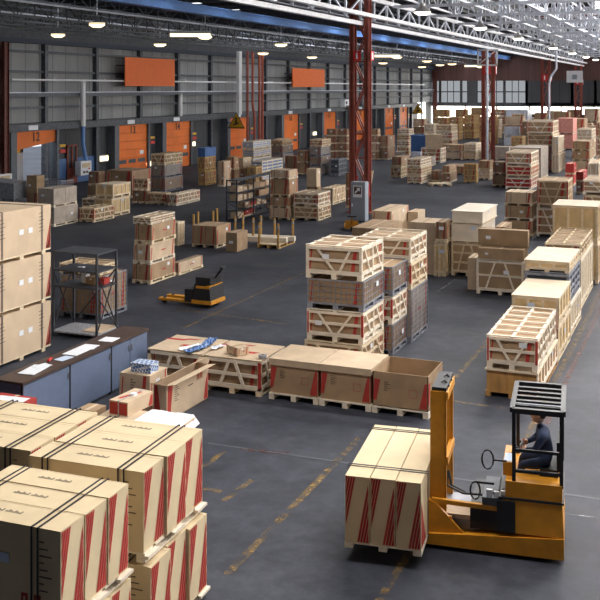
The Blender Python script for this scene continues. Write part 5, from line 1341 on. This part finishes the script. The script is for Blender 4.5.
# grey cloth covered cart and wire trolley near door 12
C_ = at(20, 206); r = empty('covered_cart', (C_.x-1.25, C_.y+.6, 0), 0, 'grey sheeted cart at the left edge below dock door 12', 'cart')
b = MB(); b.hexa([(-.9,-.6,.35),(.9,-.6,.35),(.9,.6,.35),(-.9,.6,.35),(-.8,-.5,1.15),(.85,-.55,1.05),(.8,.5,1.12),(-.75,.5,1.2)], 'film_grey'); b.build('cover', r)
b = MB()
for x in (-.85,.85):
    for y in (-.55,.55): b.box(x-.03,x+.03,y-.03,y+.03,0,.4,'mesh_steel')
b.box(-.9,.9,-.6,.6,.3,.35,'mesh_steel'); b.build('frame', r)
C_ = at(62, 204); r = empty('wire_trolley', (C_.x-.8, C_.y+.5, 0), 0, 'empty grey wire trolley beside the carton below dock door 12', 'trolley')
mb_mesh(1.5, 1.0, .9, .2, 'mesh_steel').build('wire_mesh', r); MB().box(-.75,.75,-.5,.5,.14,.2,'mesh_steel').build('base', r)
b = MB()
for x in (-.65,.65): b.tube([(x,-.42,.07),(x,-.38,.07)],.07,'rubber',8)
b.build('wheel', r)
# blue box in the far field and white sack
C_ = at(427, 161); r = empty('plastic_bin', (C_.x-.5, C_.y+.5, 0), 0, 'bright blue bin in the far field left of the V-braced crate', 'bin'); MB().box(-.8,.8,-.5,.5,0,1.9,'blue_plastic').build('tub', r); MB().box(-.84,.84,-.54,.54,1.9,2.0,'blue_plastic').build('rim', r)
# ------------------------------------------------------------------ forklift (reach truck) with driver
def FP(x, y, z=0):  # not used for placing parts; local frame of truck
    return (x, y, z)
p = at(564, 565.5)
TL = 1.74; TW = 1.05
org = p-fux*TL/2+fuy*TW/2
r = empty('forklift', (org.x, org.y, 0), FA, 'orange reach forklift with black overhead guard carrying the striped cartons', 'forklift')
O = 'truck_orange'; K = 'truck_black'
# local: x to the right (rear of truck), y away from camera; mast at -x
hx, hy = TL/2, TW/2; r.scale.z = .9
b = MB()   # chassis slab with tapered nose
b.hexa([(-hx,-hy,.06),(hx,-hy,.06),(hx,hy,.06),(-hx,hy,.06),(-hx,-hy,.20),(hx,-hy,.34),(hx,hy,.34),(-hx,hy,.20)], O)
b.build('chassis', r)
b = MB()   # body block at the rear
b.hexa([(.12,-hy+.02,.34),(hx,-hy+.02,.34),(hx,hy-.02,.34),(.12,hy-.02,.34),(.14,-hy+.04,.78),(hx-.02,-hy+.04,.78),(hx-.02,hy-.04,.78),(.14,hy-.04,.78)], O)
b.box(.18, hx-.02, -hy+.05, hy-.05, .80, 1.02, O)
b.build('body', r)
MB().box(.08, .3, -hy+.012, hy-.012, .34, .76, K).box(-.25,.12,-hy+.1,hy-.1,.30,.62,K).build('battery', r)
MB().box(.1, hx, -hy+.03, hy-.03, .775, .805, K).build('body_gap', r)
MB().box(-.1,.3,-hy+.06,hy-.3,.62,.76,'dark_grey').box(-.05,.02,-hy+.08,-hy+.12,.76,.86,'paper').box(.04,.1,-hy+.08,-hy+.12,.76,.84,'paper').box(.12,.18,-hy+.08,-hy+.12,.76,.86,'paper').build('control_levers', r)
for s in (-1, 1):   # straddle legs
    MB().hexa([(-hx-.62,s*(hy-.07)-.07,.05),(-hx+.02,s*(hy-.07)-.07,.05),(-hx+.02,s*(hy-.07)+.07,.05),(-hx-.62,s*(hy-.07)+.07,.05),(-hx-.62,s*(hy-.07)-.07,.15),(-hx+.02,s*(hy-.07)-.07,.2),(-hx+.02,s*(hy-.07)+.07,.2),(-hx-.62,s*(hy-.07)+.07,.15)], O).build('straddle_leg', r)
for (x, y, rd) in ((-hx-.4, -hy+.07, .07), (-hx-.4, hy-.07, .07), (hx-.3, -hy+.12, .14), (hx-.3, hy-.12, .14)):
    b = MB(); b.tube([(x, y-.05, rd), (x, y+.05, rd)], rd, 'rubber', 18); b.tube([(x, y-.055, rd), (x, y+.055, rd)], rd*.5, 'mesh_steel', 12); b.build('wheel', r)
# mast
MX = -hx+.22; MH = 2.12
for s in (-1, 1):
    b = MB(); y = s*.34
    b.box(MX-.10, MX+.10, y-.035, y-.02, .12, MH, O); b.box(MX-.10, MX+.10, y+.02, y+.035, .12, MH, O); b.box(MX+.07, MX+.10, y-.035, y+.035, .12, MH, O); b.box(MX-.06, MX+.06, y-.018, y+.018, .2, MH-.08, O)
    b.build('mast_rail', r)
b = MB()
for z in (.2, 1.1, MH-.12): MB().box(MX+.06, MX+.12, -.36, .36, z, z+.11, O).build('crossmember', r)
b.box(MX-.08, MX+.1, -.36, .36, MH-.01, MH+.05, K); b.build('mast_head', r)
MB().tube([(MX, 0, .2), (MX, 0, 1.75)], .045, 'chrome', 12).build('lift_cylinder', r)
b = MB()
for y in (-.13, .13): b.tube([(MX-.02, y, .5), (MX-.02, y, MH+.03), (MX+.05, y, MH+.08), (MX+.11, y, MH)], .018, K, 6)
b.build('lift_chain', r)
b = MB(); b.box(MX-.16, MX-.11, -.45, .45, .12, .24, O); b.box(MX-.16, MX-.11, -.45, .45, .50, .58, O)
for y in (-.4, 0, .4): b.box(MX-.16, MX-.11, y-.03, y+.03, .2, .55, O)
b.build('fork_carriage', r)
for y in (-.25, .25):
    b = MB(); b.box(MX-.20, MX-.165, y-.06, y+.06, .09, .55, K); b.hexa([(MX-1.15,y-.05,.125),(MX-.2,y-.06,.09),(MX-.2,y+.06,.09),(MX-1.15,y+.05,.125),(MX-1.15,y-.05,.135),(MX-.2,y-.06,.135),(MX-.2,y+.06,.135),(MX-1.15,y+.05,.135)], K); b.build('fork', r)
# orange nose guards, pale step plates and hoses between mast and body
b = MB(); b.hexa([(-hx+.1,-hy+.04,.2),(-hx+.55,-hy+.04,.24),(-hx+.55,-hy+.09,.24),(-hx+.1,-hy+.09,.2),(-hx+.1,-hy+.04,.66),(-hx+.2,-hy+.04,.62),(-hx+.2,-hy+.09,.62),(-hx+.1,-hy+.09,.66)], O)
b.bar((-hx+.15,-hy+.08,.64),(.15,-hy+.08,.62),.05,.06,O); b.bar((-hx+.15,-hy+.08,.42),(-hx+.4,-hy+.08,.42),.05,.05,O); b.build('side_guard', r)
b = MB(); b.box(-hx+.12,-.15,-hy+.14,hy-.14,.22,.40,'mesh_steel'); b.box(-hx+.2,-.25,-hy+.12,-.1,.40,.46,'kraft_light'); b.build('step_plate', r)
b = MB(); b.tube([(MX+.1,-.2,.95),(-.55,-.3,.80),(-.35,-.32,.72),(-.05,-.34,.74),(.15,-.3,.82)],.018,K,7); b.tube([(MX+.1,-.14,.93),(-.5,-.24,.78),(-.3,-.26,.70),(0,-.28,.72),(.15,-.24,.80)],.018,K,7); b.build('hydraulic_hose', r)
# mirrors / wheel loops at the side
b = MB()
def loop(c, R1, R2, ax):
    pts = []
    for i in range(13):
        a = 2*PI*i/12; pts.append((c[0]+R1*math.cos(a), c[1], c[2]+R2*math.sin(a)))
    return pts
b.tube(loop((-.03,-hy+.02,1.30),.07,.13,0),.012,K,6,False); b.bar((.04,-hy+.02,1.3),(.2,-hy+.02,1.3),.02,.02,K); b.build('grab_handle', r)
b = MB(); b.tube(loop((-.18,-hy+.02,.86),.06,.12,0),.012,K,6,False); b.bar((-.18,-hy+.02,.98),(.05,-hy+.02,.98),.03,.03,K); b.build('steering_loop', r)
# overhead guard
GZ = 1.98; gx0, gx1, gy0, gy1 = .26, .86, -.46, .66
for (x, y) in ((gx0+.02, gy0+.02), (gx0+.02, gy1-.02), (gx1-.02, gy0+.02), (gx1-.02, gy1-.02)):
    if y > hy: y = hy-.03
    MB().box(x-.022, x+.022, y-.022, y+.022, .98, GZ, K).build('guard_post', r)
b = MB()
for (a, c) in (((gx0,gy0),(gx1,gy0)), ((gx0,gy1),(gx1,gy1)), ((gx0,gy0),(gx0,gy1)), ((gx1,gy0),(gx1,gy1))): b.bar((*a, GZ), (*c, GZ), .06, .07, K)
n = 5
for i in range(1, n+1):
    y = gy0+(gy1-gy0)*i/(n+1); b.box(gx0, gx1, y-.028, y+.028, GZ-.02, GZ+.02, K)
b.box(gx0,gx1,gy0+.2,gy0+.225,GZ+.02,GZ+.03,'mesh_steel'); b.build('overhead_guard', r)
MB().box(gx0,gx1,gy0+.0,gy0+.03,1.42,1.46,K).box(gx0,gx1,gy0,gy0+.03,1.14,1.18,K).build('side_rail', r)
MB().box(.58,.80,-.22,.26,1.02,1.12,'seat_black').box(.78,.84,-.22,.26,1.1,1.5,'seat_black').build('driver_seat', r)
MB().box(.14,.26,-.30,.30,1.02,1.20,O).box(.15,.25,-.28,.0,1.2,1.21,'paper_blue').build('dashboard', r)
b = MB(); pts = [(.32+.0*math.cos(a), 0, 0) for a in (0,)]
pts = [(.30+.11*math.cos(2*PI*i/14)*.5, .02+.13*math.sin(2*PI*i/14), 1.30+.11*math.cos(2*PI*i/14)*.6) for i in range(15)]
b.tube(pts, .014, K, 6, False); b.bar((.22,.02,1.18),(.30,.02,1.30),.03,.03,K); b.build('steering_wheel', r)

# driver: one skinned body
def skinned(name, verts, edges, rad, m, parent, sub=2, rootv=0):
    me = bpy.data.meshes.new(name); me.from_pydata([tuple(v) for v in verts], edges, []); me.materials.append(MATS[m])
    o = bpy.data.objects.new(name, me); COL.objects.link(o); o.parent = parent
    sk = o.modifiers.new('skin', 'SKIN'); sk.use_smooth_shade = True
    for i, rr_ in enumerate(rad):
        q = me.skin_vertices[0].data[i]; q.radius = (rr_, rr_) if not isinstance(rr_, tuple) else rr_; q.use_root = (i == rootv)
    s = o.modifiers.new('sub', 'SUBSURF'); s.levels = sub; s.render_levels = sub
    return o
R_ = Matrix.Rotation(FA, 4, 'Z'); dpos = Vector((org.x, org.y, 0))
dr = empty('person', (org.x+.13, org.y+.01, -.05), FA, 'driver in dark blue work clothes seated in the forklift gripping its wheel', 'person')
dr.scale = (.93, .93, .93)
pel = (.56, .02, 1.19)
V = [pel, (.55,.02,1.30), (.52,.02,1.44), (.50,.02,1.55), (.485,.02,1.61), (.47,.02,1.66),      # spine 0-5
     (.52,-.16,1.54), (.42,-.24,1.38), (.30,-.13,1.34),      # right arm 6-8
     (.52,.20,1.54), (.42,.28,1.38), (.30,.17,1.34),         # left arm 9-11
     (.54,-.09,1.17), (.24,-.14,1.14), (.22,-.14,.90),       # right leg 12-14
     (.54,.13,1.17), (.24,.18,1.14), (.22,.18,.90)]
E = [(0,1),(1,2),(2,3),(3,4),(4,5),(3,6),(6,7),(7,8),(3,9),(9,10),(10,11),(0,12),(12,13),(13,14),(0,15),(15,16),(16,17)]
RD = [.13,.125,.14,.11,.055,.05,.065,.048,.033,.065,.048,.033,.085,.06,.045,.085,.06,.045]
skinned('body', V, E, RD, 'jacket', dr, 2)
# head with face
def ellipsoid(b, c, rx, ry, rz, m, n=14, k=10):
    mi = b._m(m); base = len(b.v)
    for i in range(k+1):
        ph = PI*i/k
        for j in range(n):
            a = 2*PI*j/n; b.v.append((c[0]+rx*math.sin(ph)*math.cos(a), c[1]+ry*math.sin(ph)*math.sin(a), c[2]+rz*math.cos(ph)))
    for i in range(k):
        for j in range(n): b.f.append((base+i*n+j, base+(i+1)*n+j, base+(i+1)*n+(j+1) % n, base+i*n+(j+1) % n)); b.mi.append(mi)
hc = (.455, .02, 1.78)
b = MB(); ellipsoid(b, hc, .095, .075, .12, 'skin'); ellipsoid(b, (hc[0]-.035, hc[1], hc[2]-.06), .05, .05, .05, 'skin', 10, 8)
b.hexa([(hc[0]-.115,hc[1]-.012,hc[2]-.03),(hc[0]-.08,hc[1]-.016,hc[2]-.035),(hc[0]-.08,hc[1]+.016,hc[2]-.035),(hc[0]-.115,hc[1]+.012,hc[2]-.03),(hc[0]-.092,hc[1]-.006,hc[2]+.02),(hc[0]-.08,hc[1]-.008,hc[2]+.02),(hc[0]-.08,hc[1]+.008,hc[2]+.02),(hc[0]-.092,hc[1]+.006,hc[2]+.02)], 'skin')
for s in (-1, 1): ellipsoid(b, (hc[0]+.01, hc[1]+s*.075, hc[2]-.01), .02, .012, .03, 'skin', 8, 6)
hd = b.build('head', dr)
for p_ in hd.data.polygons: p_.use_smooth = True
b = MB()
for s in (-1, 1): ellipsoid(b, (hc[0]-.085, hc[1]+s*.03, hc[2]+.01), .012, .013, .009, 'paper', 8, 6); ellipsoid(b, (hc[0]-.095, hc[1]+s*.03, hc[2]+.01), .004, .005, .005, 'ink', 6, 4)
b.build('eyes', hd); b = MB(); ellipsoid(b, (hc[0]-.086, hc[1], hc[2]-.065), .008, .024, .007, 'red_pale', 8, 6); b.build('mouth', hd)
b = MB(); ellipsoid(b, (hc[0]+.02, hc[1], hc[2]+.03), .095, .083, .11, 'hair'); h_ = b.build('hair', dr)
for p_ in h_.data.polygons: p_.use_smooth = True
# hands: palm plus five curled fingers around the wheel rim
for s, wy in ((-1, -.13), (1, .17)):
    wx, wz = .30, 1.34
    b = MB(); ellipsoid(b, (wx-.02, wy, wz), .045, .022, .038, 'skin', 10, 8)
    for q in range(4):
        o_ = (q-1.5)*.018; L_ = (.9, 1.0, .95, .75)[q]
        b.tube([(wx-.045, wy+o_*.3, wz+.01+o_), (wx-.045-.03*L_, wy-s*.008, wz+o_), (wx-.045-.03*L_, wy-s*.03*L_, wz-.006+o_), (wx-.03, wy-s*.04*L_, wz-.008+o_)], [.010, .010, .009, .007], 'skin', 7)
    b.tube([(wx-.0, wy-s*.012, wz+.02), (wx-.015, wy-s*.035, wz+.032), (wx-.04, wy-s*.042, wz+.03)], [.011, .010, .008], 'skin', 7)
    hnd = b.build('hand', dr)
    for p_ in hnd.data.polygons: p_.use_smooth = True
for s, y in ((-1, -.14), (1, .18)):
    b = MB(); b.hexa([(.02,y-.045,.80),(.27,y-.045,.80),(.27,y+.045,.80),(.02,y+.045,.80),(.04,y-.035,.84),(.26,y-.04,.90),(.26,y+.04,.90),(.04,y+.035,.84)], 'rubber'); b.build('shoe', dr)

# ------------------------------------------------------------------ low orange pallet truck (only a passing streak in the photograph)
p = at(212, 309); r = empty('pallet_truck', (p.x-.55, p.y+.35, 0), -.05, 'low orange and black powered pallet truck beside the strapped stack left of centre', 'pallet truck')
MB().hexa([(.0,-.36,.1),(.55,-.36,.1),(.55,.36,.1),(.0,.36,.1),(.05,-.34,.62),(.5,-.34,.55),(.5,.34,.55),(.05,.34,.62)], 'truck_black').box(-.02,.57,-.37,.37,.1,.2,'truck_orange').box(.1,.5,-.345,.345,.5,.57,'truck_orange').build('body', r)
MB().box(.06,.5,-.3,.3,.6,.78,K).build('cover', r); MB().box(-.25,.0,-.34,.34,.12,.45,K).build('battery', r)
for s in (-1,1): MB().box(-1.1,.02,s*.2-.08,s*.2+.08,.08,.14,'truck_orange').build('fork', r)
MB().bar((.45,0,.7),(.72,0,1.05),.05,.05,K).bar((.72,-.16,1.05),(.72,.16,1.05),.04,.04,K).build('tiller', r)
for (x, y) in ((.4,-.25),(.4,.25),(-.95,-.2),(-.95,.2)): MB().tube([(x,y-.04,.08),(x,y+.04,.08)],.08,'rubber',12).build('wheel', r)
# ------------------------------------------------------------------ light
w = bpy.data.worlds.new('world'); SC.world = w; w.use_nodes = True
w.node_tree.nodes['Background'].inputs[0].default_value = (.85, .92, 1, 1); w.node_tree.nodes['Background'].inputs[1].default_value = 1.5
SC.view_settings.view_transform = 'Standard'; SC.view_settings.look = 'None'; SC.view_settings.gamma = 1.0; SC.view_settings.exposure = 0.3
SC.view_settings.use_curve_mapping = False
